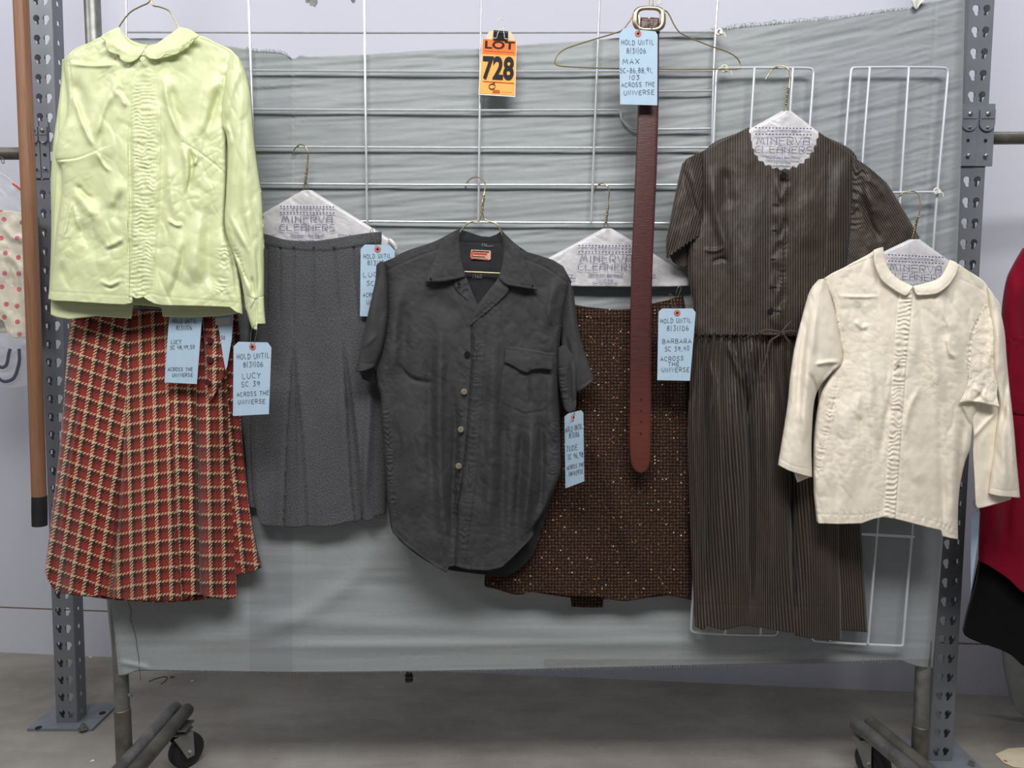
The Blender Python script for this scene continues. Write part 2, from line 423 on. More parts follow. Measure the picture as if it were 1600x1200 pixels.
def wood():
    t = NT('varnished_wood'); o = t.obj(); s = t.scale(o, (60, 60, 2.2)); n = t.noise(s, 1.6, 5, .6, .3); g = t.noise(t.scale(o, (240, 240, 9)), 1.4, 3)
    c = t.ramp(n, [(.3, lin((128, 90, 64))), (.55, lin((152, 112, 84))), (.75, lin((116, 80, 56)))])
    c = t.mix(t.math('MULTIPLY', g, .3), c, c4((100, 64, 42)))
    t.base(c, .5, 0, .4); t.bump(g, .1, .0006); return t.m
M['wood'] = wood()
def wallm():
    t = NT('painted_white_wall'); o = t.obj(); n = t.noise(o, 1.4, 4); f = t.noise(o, 160, 3)
    c = t.ramp(n, [(.3, lin((201, 202, 215))), (.7, lin((208, 209, 221)))])
    sc_ = t.ramp(t.noise(o, 22, 6, .75), [(.70, 0.), (.74, 1.)])
    c = t.mix(t.math('MULTIPLY', sc_, .25), c, c4((150, 146, 142)))
    t.base(c, .75, 0, .25); t.bump(f, .12, .0008); return t.m
M['wall'] = wallm()
def floorm():
    t = NT('worn_concrete'); o = t.obj(); n = t.noise(o, 1.7, 6, .65, .3); f = t.noise(o, 30, 5, .7); m = t.noise(t.scale(o, (1, 3, 1)), 5, 5, .6)
    c = t.ramp(n, [(.3, lin((116, 111, 104))), (.5, lin((138, 133, 126))), (.72, lin((156, 152, 145)))])
    c = t.mix(t.math('MULTIPLY', t.ramp(m, [(.45, 0.), (.7, 1.)]), .35), c, c4((98, 92, 84)))
    sp = t.ramp(f, [(.60, 0.), (.70, 1.)]); c = t.mix(t.math('MULTIPLY', sp, .35), c, c4((166, 164, 158)))
    dk = t.ramp(t.noise(o, 48, 4, .7), [(.66, 0.), (.72, 1.)]); c = t.mix(t.math('MULTIPLY', dk, .45), c, c4((70, 64, 58)))
    t.base(c, .55, 0, .35); t.bump(f, .25, .002); return t.m
M['floor'] = floorm()
M['trim_edge'] = simple('dusty_joint', (120, 108, 92), .9)
def dotm():
    t = NT('cream_cotton_with_red_dots'); uv, u, v = t.uv()
    vo = t.n('ShaderNodeTexVoronoi'); t.link(uv, vo.inputs['Vector']); vo.inputs['Scale'].default_value = .95; vo.voronoi_dimensions = '2D'; vo.inputs['Randomness'].default_value = .45
    d = t.math('LESS_THAN', vo.outputs['Distance'], .155)
    t.base(t.mix(d, c4((214, 205, 182)), c4((190, 34, 44))), .7, 0, .3); t.bump(t.noise(uv, 50, 2), .15, .0005); return t.m
M['dots'] = dotm()
def plasticm():
    t = NT('clear_garment_plastic'); o = t.obj(); n = t.noise(o, 30, 3, .5, 1.)
    t.base(lin((230, 232, 238)), .12, 0, .6); t.b.inputs['Alpha'].default_value = .10
    t.bump(n, .6, .004); return t.m
M['plastic'] = plasticm()
def btag():
    return simple('manila_card', (205, 192, 164), .8)
M['manila'] = btag()
M['orange'] = simple('orange_card', (250, 168, 88), .7, 0, .3, var=.02)
M['deep_orange'] = simple('deep_orange_band', (238, 116, 50), .7, 0, .3, var=.02)
M['red_print'] = simple('red_print', (196, 70, 40), .7)
M['white_card'] = simple('white_card', (226, 222, 212), .7)
M['maroon_button'] = simple('maroon_button', (70, 22, 28), .3, 0, .6)
M['pearl'] = simple('pale_button', (214, 208, 184), .25, 0, .6)
M['lime_button'] = simple('pearly_lime_button', (226, 232, 200), .2, 0, .7)
M['brown_button'] = simple('dull_taupe_button', (128, 118, 108), .4, 0, .5, var=.2, nscale=300)
M['black_button'] = simple('black_button', (18, 18, 20), .25, 0, .6)
M['hole'] = simple('punched_hole', (14, 10, 10), .9)
M['label_pink'] = simple('worn_pink_label', (206, 160, 134), .8, 0, .2, var=.14, nscale=300)
M['label_red'] = simple('label_red_thread', (176, 66, 58), .8, var=.1)
M['cord_brown'] = fabric('brown_cord', (70, 60, 52), .8)
M['dark_print'] = simple('dark_plastic_print', (62, 66, 84), .5)
# ------------------------------------------------------------------ the setting
fl = MB().box((0, .6, -.05), (9, 7, .1)).build('floor', M['floor'], smooth=False); tag(fl, kind='structure')
a = Pz(0, 1018, 0); b = Pz(1540, 1085, 0); WD = (b-a)/np.linalg.norm(b-a); WN = np.array([WD[1], -WD[0], 0])   # towards the camera
WR = np.array([[WD[0], -WN[0], 0], [WD[1], -WN[1], 0], [0, 0, 1]])
mid = (a+b)/2
wl = MB().box(mid-WN*.06+[0, 0, 1.6], (8, .12, 3.2), WR).build('wall_back', M['wall'], smooth=False); tag(wl, kind='structure')
bb = MB().box(mid+WN*.002+[0, 0, .080], (8, .006, .160), WR).build('baseboard_back', M['wall'], smooth=False); tag(bb, kind='structure')
j = MB().box(mid+WN*.001+[0, 0, .1625], (8, .004, .004), WR).build('trim_1', M['trim_edge'], smooth=False); tag(j, kind='structure')
def wallpt(px, py, off=0.):
    d = P(px, py, 1.0)-np.array(CAM); c = np.array(CAM); t = np.dot(a+WN*off-c, WN)/np.dot(d, WN); return c+d*t
# paint chips high on the wall
r = random.Random(5)
for px, py, s in ((489, 3, 9), (480, 1, 4), (552, 0, 5), (1030, 2, 6)):
    c0 = wallpt(px, py, .0012); n = 11
    poly = [c0+WD*(s/560)*(.6+.5*r.random())*math.cos(2*PI*k/n)+np.array([0, 0, 1])*(s/560)*(.5+.6*r.random())*math.sin(2*PI*k/n) for k in range(n)]
    o = MB().prism(poly, -WN*.0018).build('paint_chip', M['galv'], smooth=False)
    tag(o, {489: 'ragged grey chip in the wall paint above the left of the grid', 480: 'tiny grey chip touching the larger ragged chip on the wall', 552: 'small grey chip in the wall paint near the second grid wire', 1030: 'small grey chip in the wall paint right of the belt hanger hook'}[px], 'paint chip')

# ------------------------------------------------------------------ perforated uprights
def plate_with_holes(mb, W, H, pitch, cols, org, ex, ez, z0=0., wall=.0):
    """flat plate org + x*ex + z*ez with a hole per pitch in each column; cols: (xc, kind)"""
    org = np.array(org); ex = np.array(ex); ez = np.array(ez)
    nc = len(cols); cw = W/nc
    def hole(kind, n=24):
        if kind in ('tearL', 'tearR'):
            k_ = .0022*(1 if kind == 'tearR' else -1); pts = []
            for q in np.linspace(-.28*PI, 1.28*PI, 15): pts.append((.0086*math.cos(q), .0045+.0086*math.sin(q)))
            for q in np.linspace(1.15*PI, 1.85*PI, 9): pts.append((k_+.0050*math.cos(q), -.0075+.0050*math.sin(q)))
        elif kind == 'tear': pts = [(.0085*math.cos(t)*(1-.42*max(0, -math.sin(t))), .0105*math.sin(t)+(-.007 if math.sin(t) < 0 else 0)*(-math.sin(t))+.003) for t in np.linspace(0, 2*PI, n, endpoint=False)]
        elif kind == 'tearR': pts = [(.0085*math.cos(t)*(1-.42*max(0, -math.sin(t)))+.0035*min(0, math.sin(t)), .0105*math.sin(t)+(-.007 if math.sin(t) < 0 else 0)*(-math.sin(t))+.003) for t in np.linspace(0, 2*PI, n, endpoint=False)]
        elif kind == 'tearL': pts = [(.0085*math.cos(t)*(1-.42*max(0, -math.sin(t)))-.0035*min(0, math.sin(t)), .0105*math.sin(t)+(-.007 if math.sin(t) < 0 else 0)*(-math.sin(t))+.003) for t in np.linspace(0, 2*PI, n, endpoint=False)]
        else:
            pts = []
            for t in np.linspace(0, 2*PI, n, endpoint=False):
                c, s = math.cos(t), math.sin(t); k = 1/max(abs(c), abs(s)); pts.append((.0052*c*k, .0062*s*k))
        return np.array(pts)
    for ci, (xo, kind) in enumerate(cols):
        xc = ci*cw+cw/2; hp = hole(kind); n = len(hp); hp = hp+[xo, 0]
        rows = int(H/pitch)
        for rI in range(rows+1):
            zc = z0+rI*pitch+pitch/2
            if zc+pitch/2 > H+z0+1e-6: break
            outer = []
            for x, z in hp:
                k = 1/max(abs(x)/(cw/2), abs(z)/(pitch/2), 1e-6); outer.append((x*k, z*k))
            outer = np.array(outer)
            # snap nearest samples to corners
            for sx in (-1, 1):
                for sz in (-1, 1):
                    c = np.array([sx*cw/2, sz*pitch/2]); outer[np.argmin(((outer-c)**2).sum(1))] = c
            V = [org+ex*(xc+x)+ez*(zc+z) for x, z in hp]+[org+ex*(xc+x)+ez*(zc+z) for x, z in outer]
            mb.add(V, [(k, (k+1) % n, n+(k+1) % n, n+k) for k in range(n)])
def upright(name, label, base, lean, side_x, flip, zlo=.006, connect=None):
    t = thing(name, label, 'rack upright', (base[0], base[1], 0))
    W = .060; D = .045; pitch = .0508; H = .0508*46
    base = np.array(base); ez = np.array([lean[0], lean[1], 1.]); ez /= np.linalg.norm(ez); ex = np.array([1., 0, 0]); ey = np.array([0, 1., 0])
    mb = MB()
    L, R = ('tearR', 'tearL')
    plate_with_holes(mb, W, H, pitch, [(0.002, L), (-.002, R)], base-ex*W/2, ex, ez, .0)
    plate_with_holes(mb, D, H, pitch, [(-.0, 'sq'), (0, 'sq')][:1], base+ex*(W/2), ey, ez, .0)
    plate_with_holes(mb, D, H, pitch, [(0, 'sq')], base-ex*(W/2)+ey*D, -ey, ez, .0)
    for s in (-1, 1):
        mb.add([base+ex*s*W/2+ey*D, base+ex*s*(W/2-.009)+ey*D, base+ex*s*(W/2-.009)+ey*D+ez*H, base+ex*s*W/2+ey*D+ez*H], [(0, 1, 2, 3)])
    o = mb.build('post', M['upright'], t, smooth=False)
    m = o.modifiers.new('sheet steel', 'SOLIDIFY'); m.thickness = .0022; m.offset = 0
    return t, ex, ey, ez, W
# left upright: base edges at px 92..138, y 1128
yl = .45
bl = P(105.5, 1132, yl); tl = P(65, 0, yl)
bz = Pz(105, 1130, 0.006); base = np.array([bz[0], bz[1], .008])
top = P(63.5, 0, base[1]); lean = ((top-base)[0]/(top-base)[2], 0)
UL, ex, ey, ez, W = upright('rack_upright', 'grey perforated steel rack upright bolted to the floor behind the lime blouse', base, lean, 1, 1)
pl = MB(); pl.box((base[0]-.002, base[1]+.035, .004), (.185, .135, .008))
pl.build('base_plate', M['upright_plate'], UL, smooth=False)
for px, py in ((60, 1137), (160, 1114)):
    c = Pz(px, py, .0085); MB().cyl(c, c+[0, 0, .0006], .009).build('bolt_hole', M['hole'], UL)
c = Pz(130, 1139, .008); mb = MB().cyl(c, c+[0, 0, .003], .013).cyl(c+[0, 0, .003], c+[0, 0, .011], .008, 6).cyl(c+[0, 0, .011], c+[0, 0, .018], .004); mb.build('anchor_bolt', M['steel'], UL)
def connector(t, px0, px1, py0, py1, Yf, name='beam_connector'):
    A = P(px0, py0, Yf); Bq = P(px1, py1, Yf); w = Bq[0]-A[0]; h = A[2]-Bq[2]; cx = (A[0]+Bq[0])/2; cz = (A[2]+Bq[2])/2
    mb = MB()
    for s in (-1, 1): mb.box((cx+s*w/4, Yf-.004+(s+1)*.001, cz), (w/2-.0015, .005, h))
    o = mb.build(name, M['upright_plate'], t, smooth=False)
    for s in (-1, 1):
        x = cx+s*w/4; n = 18; ww = w/4*.86; z1 = cz+h*.40; z0 = cz+h*.18
        poly = [(x-ww, Yf-.0065, z1)]+[(x+ww*math.cos(q), Yf-.0065, z0+ww*1.0*math.sin(q)) for q in np.linspace(PI, 2*PI, n)]+[(x+ww, Yf-.0065, z1)]
        tg = MB().prism(poly, (0, -.004, 0)); tg.box((x, Yf-.011, z0+.012), (ww*1.7, .003, .003)); tg.build('tongue', M['upright_plate'], o)
        for zz, rr in ((cz+h*.33, .0055), (cz+h*.11, .0032), (cz-h*.34, .0042)):
            MB().tube([(x, Yf-.006, zz), (x, Yf-.0135, zz), (x, Yf-.015, zz)], [rr, rr, rr*.5], 8).build('bolt', M['steel'], o)
        MB().cyl((x, Yf-.0062, cz-h*.09), (x, Yf-.0075, cz-h*.09), .0038, 14).build('bolt_hole', M['hole'], o)
connector(UL, 48, 81, 190, 279, P(60, 200, base[1])[1]-.001)
# right upright
yr = Pz(1469, 1190, .006); baser = np.array([yr[0], yr[1], .008]); topr = P(1534, 0, baser[1]); leanr = ((topr-baser)[0]/(topr-baser)[2], 0)
UR, *_ = upright('rack_upright', 'grey perforated steel rack upright beside the red coat', baser, leanr, 1, 1)
MB().box((baser[0], baser[1]+.035, .004), (.185, .135, .008)).build('base_plate', M['upright_plate'], UR, smooth=False)
connector(UR, 1499, 1549, 163, 260, baser[1]-.001)
for c0 in ((baser[0]+.07, baser[1]-.02),): MB().cyl((*c0, .008), (*c0, .018), .008, 6).build('anchor_bolt', M['steel'], UR)

# hanging rails either side
yrail = base[1]+.02
A = P(-260, 240, yrail); B = P(52, 240, yrail); z = (A[2]+B[2])/2
o = MB().cyl((A[0], yrail, z), (base[0]-.02, yrail, z), .0165, 24).build('hanging_rail', M['dark_pipe']); tag(o, 'brown-grey round steel hanging rail leaving the frame at the left', 'hanging rail')
yrl2 = baser[1]+.05
B = P(1600, 216, yrl2); A = P(1545, 216, yrl2)
o = MB().cyl((A[0]-.02, yrl2, B[2]), (B[0]+.5, yrl2, B[2]+.004), .0155, 24).build('hanging_rail', M['dark_pipe']); tag(o, 'short length of brown-grey hanging rail above the red coat', 'hanging rail')

# wooden pole
t = thing('wooden_pole', 'brown wooden pole with a black rubber end hanging in front of the left upright', 'pole', P(61, 820, .30))
A = P(30, -60, .30); B = P(61, 778, .30); C2 = P(61.5, 775, .30); D2 = P(62, 821, .30)
n = 24; pts = [A+(B-A)*k/n+np.array([.0025*math.sin(k/n*3.0), 0, 0]) for k in range(n+1)]
MB().tube(pts, .0175, 28).build('pole', M['wood'], t)
MB().tube([C2, C2*.5+D2*.5, D2], [.0182, .0186, .0182], 28).build('rubber_end', M['rubber'], t)

# ------------------------------------------------------------------ wheeled garment rack
YP = .10; XL0 = P(144, 0, YP); XL1 = P(193, 1150, YP); XR0 = P(1481, 0, YP); XR1 = P(1438, 1150, YP)
t = thing('garment_rack', 'wheeled garment rack of galvanised pipe with the grey cloth stretched over it', 'garment rack', (XL1[0], YP, 0))
RACK = t
for nm, T0, T1 in (('l', XL0, XL1), ('r', XR0, XR1)):
    d = (T1-T0)/(T1[2]-T0[2]); hi = T1+d*(2.08-T1[2]); lo = T1+d*(.075-T1[2]); mid_ = T1+d*(P(190, 1108 if nm == 'l' else 1134, YP)[2]-T1[2])
    mb = MB().tube([hi, mid_], .0168, 24); o = mb.build('upright_pipe', M['galv'], t)
    mb = MB().tube([mid_+[0, 0, .0015], mid_, mid_-[0, 0, .002], lo], [.0168, .0186, .0186, .0186], 24); mb.build('lower_sleeve', M['dark_pipe'], t)
MB().tube([XL1+(XL0-XL1)/(XL0[2]-XL1[2])*(2.08-XL1[2]), XR1+(XR0-XR1)/(XR0[2]-XR1[2])*(2.08-XR1[2])], .0168, 20).build('top_pipe', M['galv'], t)
zt = .135
for s, e1, e2, cpx in ((1, (277, 1103), (295, 1106), 291), (-1, (1334, 1128), (1357, 1127), 1364)):
    for k, (ex_, ey_) in enumerate((e1, e2)):
        E = Pz(ex_, ey_, zt); bx = XL1[0]+.037+.037*k if s == 1 else XR1[0]-.074+.037*k
        S = np.array([bx, -.12, zt]); 
        E2 = E.copy(); E2[0] = E[0]; 
        dirv = (E2-np.array([bx, YP-.05, zt])); S = np.array([bx, YP-.05, zt])-dirv*.5
        # rounded end cap
        u = (E2-S)/np.linalg.norm(E2-S); R_ = .0175
        pts = [S, E2-u*.012, E2-u*.006, E2-u*.002, E2]; MB().tube(pts, [R_, R_, R_*.92, R_*.72, R_*.3], 22).build('leg_tube', M['galv'] if k == 0 else M['dark_pipe'], t)
    # caster under the rear end
    W_ = Pz(cpx, 1171 if s == 1 else 1190, .044); w0 = W_+np.array([0, 0, 0]); w0[2] = .044
    if s == -1: w0[0] -= .0
    ax = np.array([.80, -.60, 0]) if s == 1 else np.array([.85, .52, 0]); fw = np.array([-ax[1], ax[0], 0])
    pr = [(-.016, .034), (-.0155, .040), (-.011, .0435), (0, .0445), (.011, .0435), (.0155, .040), (.016, .034)]
    o = MB().tube([w0+ax*q for q, _ in pr], [r_ for _, r_ in pr], 36).build('caster_wheel', M['rubber'], t)
    MB().tube([w0-ax*.0175, w0+ax*.0175], .024, 26).build('wheel_hub', M['black_metal'], o)
    f = MB(); pv = w0-fw*.018*(1 if s == 1 else -1)+[0, 0, .056]
    for q in (-1, 1):
        o0 = w0+ax*.021*q
        poly = [o0+np.array([0, 0, -.012])-fw*.010, o0+np.array([0, 0, -.012])+fw*.010, pv+ax*.021*q+fw*.026, pv+ax*.021*q-fw*.026]
        f.prism(poly, ax*.0025*q)
    f.box(pv+[0, 0, .002], (.055, .046, .004)); f.cyl(pv, [pv[0], pv[1], zt-.016], .010, 14); f.box([pv[0], pv[1], zt-.018], (.06, .05, .004))
    ff = f.build('caster_fork', M['steel'], t, smooth=False)
    MB().cyl(w0-ax*.028, w0+ax*.028, .0062, 6).build('axle_bolt', M['steel'], ff)
zb = .108
zb = P(639, 1014, YP)[2]; MB().cyl((XL1[0], YP, zb), (XR1[0], YP, zb), .0125, 18).build('cross_pipe', M['dark_pipe'], t)
c = P(192, 1086, YP-.0); MB().cyl([XL1[0]+.016, YP, c[2]], [XL1[0]+.024, YP, c[2]], .0045, 6).build('bolt', M['steel'], t)

# ------------------------------------------------------------------ grey cloth stretched over the rack
YC = .078
def cdisp(X, Y, U, V):
    low = np.clip((Y-520)/300, 0, 1)
    slope = -3-6*np.clip((X-700)/800, 0, 1)*np.clip(1-(Y)/420, 0, 1)
    d = 0
    a_, b_ = rot(X, Y, 0); b2 = Y+np.tan(np.radians(3+6*np.clip((X-900)/600, 0, 1)*(1-low)))*(X-800)*(1-.8*low)
    n = fbm(X/230+b2/400, b2/11, 3, 3); r_ = 1-np.minimum(1, np.abs(n)*4)
    d = d+.001*(1-.72*low)*(1.7*r_*r_+3.2*n)
    n2 = fbm(X/420, b2/42, 9, 3); d = d+.001*(5*n2)
    d = d+.0034*fbm(X/60, b2/5.5, 15, 2)*(1-.85*low)*(.35+vnoise(X/120, b2/40, 5))
    # long soft folds along the bottom
    d = d+ridge(X, Y, [(190, 960), (600, 978), (1100, 995)], 14, 3)+ridge(X, Y, [(240, 1012), (700, 1008), (1300, 1000)], 9, 3)+ridge(X, Y, [(480, 900), (800, 935), (1080, 950)], 16, -3)
    d = d+ridge(X, Y, [(180, 1034), (215, 1040), (240, 1046)], 4, 3)+ridge(X, Y, [(600, 830), (560, 900), (420, 985), (250, 1000)], 16, 4)
    d = d+ridge(X, Y, [(1210, 1028), (1300, 1014), (1330, 1010)], 5, 2)+ridge(X, Y, [(1150, 1030), (1250, 1012)], 5, 2)
    for xx in (1455,): d = d+pucker(X, Y, [(1461, 0), (1440, 330)], 16, 11, .7, 4)+seam(X, Y, [(1463, -10), (1450, 250), (1420, 640), (1412, 1040)], 1.4, -1.2)
    d = d+seam(X, Y, [(457, 88), (460, 300), (476, 840), (478, 1052)], 1.3, -1.0)+pucker(X, Y, [(457, 88), (460, 300), (470, 600)], 10, 13, .5, 8)
    d = d+seam(X, Y, [(1233, 36), (1223, 170), (1200, 560)], 1.2, -.5)+seam(X, Y, [(1364, 20), (1355, 300)], 1., -.5)
    return d
top = [(138, 62), (250, 60), (330, 68), (385, 76), (400, 79), (420, 80), (440, 82), (452, 88), (460, 91), (470, 86), (480, 88), (560, 86), (630, 81), (700, 77), (750, 76), (800, 71), (860, 67), (940, 62), (1000, 55), (1060, 50), (1120, 47), (1160, 41), (1230, 35), (1290, 30), (1350, 22), (1400, 16), (1424, 12), (1440, 4), (1470, 0), (1508, -6)]
rr = random.Random(3); top2 = []
dens = smooth_pts(top, 8)
for x, y in dens:
    k = 1.6 if (380 < x < 455 or 1110 < x < 1430) else .35
    top2.append((x, y+rr.uniform(-k, k)))
cl = sheet('backdrop_cloth', M['backdrop'], None, top2,
      [(179, 1057), (190, 1056), (202, 1053), (212, 1049), (235, 1048), (480, 1051), (800, 1047), (1100, 1040), (1300, 1036), (1408, 1033), (1420, 1038), (1440, 1043), (1457, 1045)],
      [(138, 62), (150, 400), (164, 900), (179, 1057)], [(1508, -6), (1500, 300), (1476, 800), (1457, 1045)], YC, cdisp, res=2.6, thick=.0010, edge=(16, 34), lin=('top',))
tag(cl, 'thin pale grey cloth stretched behind the hanging clothes', 'backdrop cloth')
# ragged threads along the upper edge
mb = MB(); rr = random.Random(8)
for x, y in zip(*[np.interp(np.arange(1112, 1428, 2.6), [p[0] for p in dens], [p[i] for p in dens]) for i in (0, 1)]):
    h = rr.uniform(2, 6)*(1.0 if x < 1300 else .7); A = P(x, y+1.5, YC-.0015); B = P(x+rr.uniform(-3, 4), y-h*.6, YC-.002); C2 = P(x+rr.uniform(-5, 6), y-h, YC-.001)
    mb.tube([A, B, C2], [.0007, .0006, .0004], 4)
for x in np.arange(384, 455, 2.2):
    y = np.interp(x, [p[0] for p in dens], [p[1] for p in dens]); mb.tube([P(x, y+2, YC-.0015), P(x+rr.uniform(-3, 3), y-rr.uniform(1, 4), YC-.001)], [.0011, .0007], 4)
for x in np.arange(225, 1400, 4.5):
    y = np.interp(x, [235, 480, 800, 1100, 1300, 1408], [1048, 1051, 1047, 1040, 1036, 1033]); mb.tube([P(x, y-1, YC-.001), P(x+rr.uniform(-1.5, 1.5), y+rr.uniform(1, 2.4), YC-.001)], [.0006, .0005], 4)
fr = mb.build('frayed_edge', M['backdrop'], cl); fr['kind'] = 'stuff'
MB().tube([P(x, y, YC-.004) for x, y in smooth_pts([(200, 940), (205, 955), (204, 968), (211, 990), (214, 1010), (217, 1030), (218, 1046), (220, 1064)])], .0005, 5).build('loose_thread', M['ink'], cl)
# white rag end tied at the top right
o = sheet('cloth_tie', M['thread'], None, [(1424, 1), (1438, -2), (1452, -4)], [(1427, 8), (1432, 15), (1439, 4)], [(1424, 1), (1427, 8)], [(1452, -4), (1446, 0), (1439, 4)], YC-.012, lambda X, Y, U, V: .003*np.sin(U*9), res=1.5)
tag(o, 'twisted white rag end at the top right edge of the grey cloth', 'rag tie')
# dark stub foot below the cloth
t = thing('pipe_stub', 'small dark threaded stub poking out below the middle of the cloth', 'pipe stub', P(639, 1067, .10))
MB().cyl(P(639, 1040, .10), P(639, 1064, .10), .007, 12).build('stem', M['black_metal'], t)
MB().cyl(P(639, 1054, .10), P(639, 1058, .10), .010, 8).cyl(P(639, 1061, .10), P(639, 1064, .10), .010, 8).build('nut', M['black_metal'], t)

# ------------------------------------------------------------------ wire grids
def wires(name, lines, mat, label, Yw, r=.0026, parent=None, cat='wire grid'):
    t = thing(name, label, cat, P(lines[0][1][0][0], lines[0][1][0][1], Yw))
    for nm, pts, dy in lines:
        p = pts if len(pts) < 3 else smooth_pts(pts, 8)
        MB().tube([P(x, y, Yw+dy) for x, y in p], r, 8).build(nm, mat, t)
    return t
V = 'upright_wire'; Hh = 'cross_wire'
g = []
for (x0, x1, y1) in ((197, 197.5, 62), (388, 400, 350), (569, 573.5, 349), (752, 747.5, 349), (938, 923.5, 349)): g.append((V, [(x0, -20), (x1, y1)], 0))
g.append((V, [(1123, -20), (1116, 90), (1112, 240)], 0))
g += [(Hh, [(197, 50), (600, 51), (1120, 50)], .005), (Hh, [(390, 110), (700, 112), (1118, 110.5)], .005),
      (Hh, [(394, 171), (700, 172.5), (962, 172), (968, 173), (970, 177), (971, 184), (978, 194), (988, 201), (1000, 202), (1060, 202), (1111, 201)], .005),
      (Hh, [(1022, 143), (1108, 142), (1114, 140), (1117, 134)], .005),
      (Hh, [(397, 229), (700, 231), (1108, 231)], .005), (Hh, [(399, 287), (700, 289), (1095, 289)], .005), (Hh, [(400, 345), (573, 346), (700, 347), (1080, 349)], .005)]
G1 = wires('wire_grid', g, M['chrome'], 'wide chrome wire grid panel in front of the cloth, holding most of the hangers', .060)
g = [(V, [(1119, 118), (1121, 110), (1128, 106.5), (1200, 106), (1262, 106.5), (1269, 109), (1271, 116), (1262, 240), (1240, 560), (1221, 860), (1215, 985), (1213, 990), (1207, 992), (1140, 991), (1087, 988), (1081, 985), (1080, 978), (1092, 760), (1105, 460), (1119, 118)], 0),
     (V, [(1179, 107), (1172, 220), (1150, 700), (1133, 990)], -.004), (V, [(1239, 107), (1233, 200), (1206, 700), (1188, 991)], -.004)]
G2 = wires('wire_rack_panel', g, M['silver'], 'silver wire panel with rounded corners standing behind the striped dress', .052, .0029, cat='wire panel')
g = [(V, [(1329, 118), (1331, 108), (1338, 106), (1400, 105), (1472, 106), (1479, 108), (1481, 115), (1462, 330), (1440, 640), (1411, 1002), (1410, 1008), (1404, 1009), (1340, 1006), (1274, 1001), (1269, 997), (1268, 990), (1290, 640), (1312, 330), (1329, 118)], 0),
     (V, [(1359, 106), (1347, 260), (1325, 640), (1297, 1003)], -.004), (V, [(1420, 106), (1407, 300), (1382, 680), (1356, 1006)], -.004),
     (Hh, [(1390, 301), (1468, 300)], -.006), (Hh, [(1335, 834), (1428, 839)], -.006)]
G3 = wires('wire_rack_panel', g, M['silver'], 'silver wire panel with rounded corners at the right edge of the cloth', .052, .0029, cat='wire panel')
def clip(px, py, Y, lab, s=1.):
    c = P(px, py, Y); mb = MB(); mb.tube([c+np.array([.006*s*math.cos(q), -.0035, .006*s*math.sin(q)]) for q in np.linspace(0, 2*PI, 12, endpoint=False)], .0018, 6, closed=True)
    mb.box(c+[0.003*s, -.007, -.002], (.006*s, .005, .007*s)); mb.tube([c+[.004*s, -.006, 0], c+[.010*s, -.008, -.004], c+[.013*s, -.008, -.012*s]], .0012, 5)
    tag(mb.build('cable_tie', M['white_card']), lab, 'cable tie')
clip(1123, 51, .058, 'white plastic tie at the top right corner of the wide grid')
clip(1131, 108, .058, 'white plastic tie joining the wide grid to the silver panel behind the dress', 1.2)
clip(1462, 299, .048, 'white plastic tie on the right side of the rightmost wire panel')
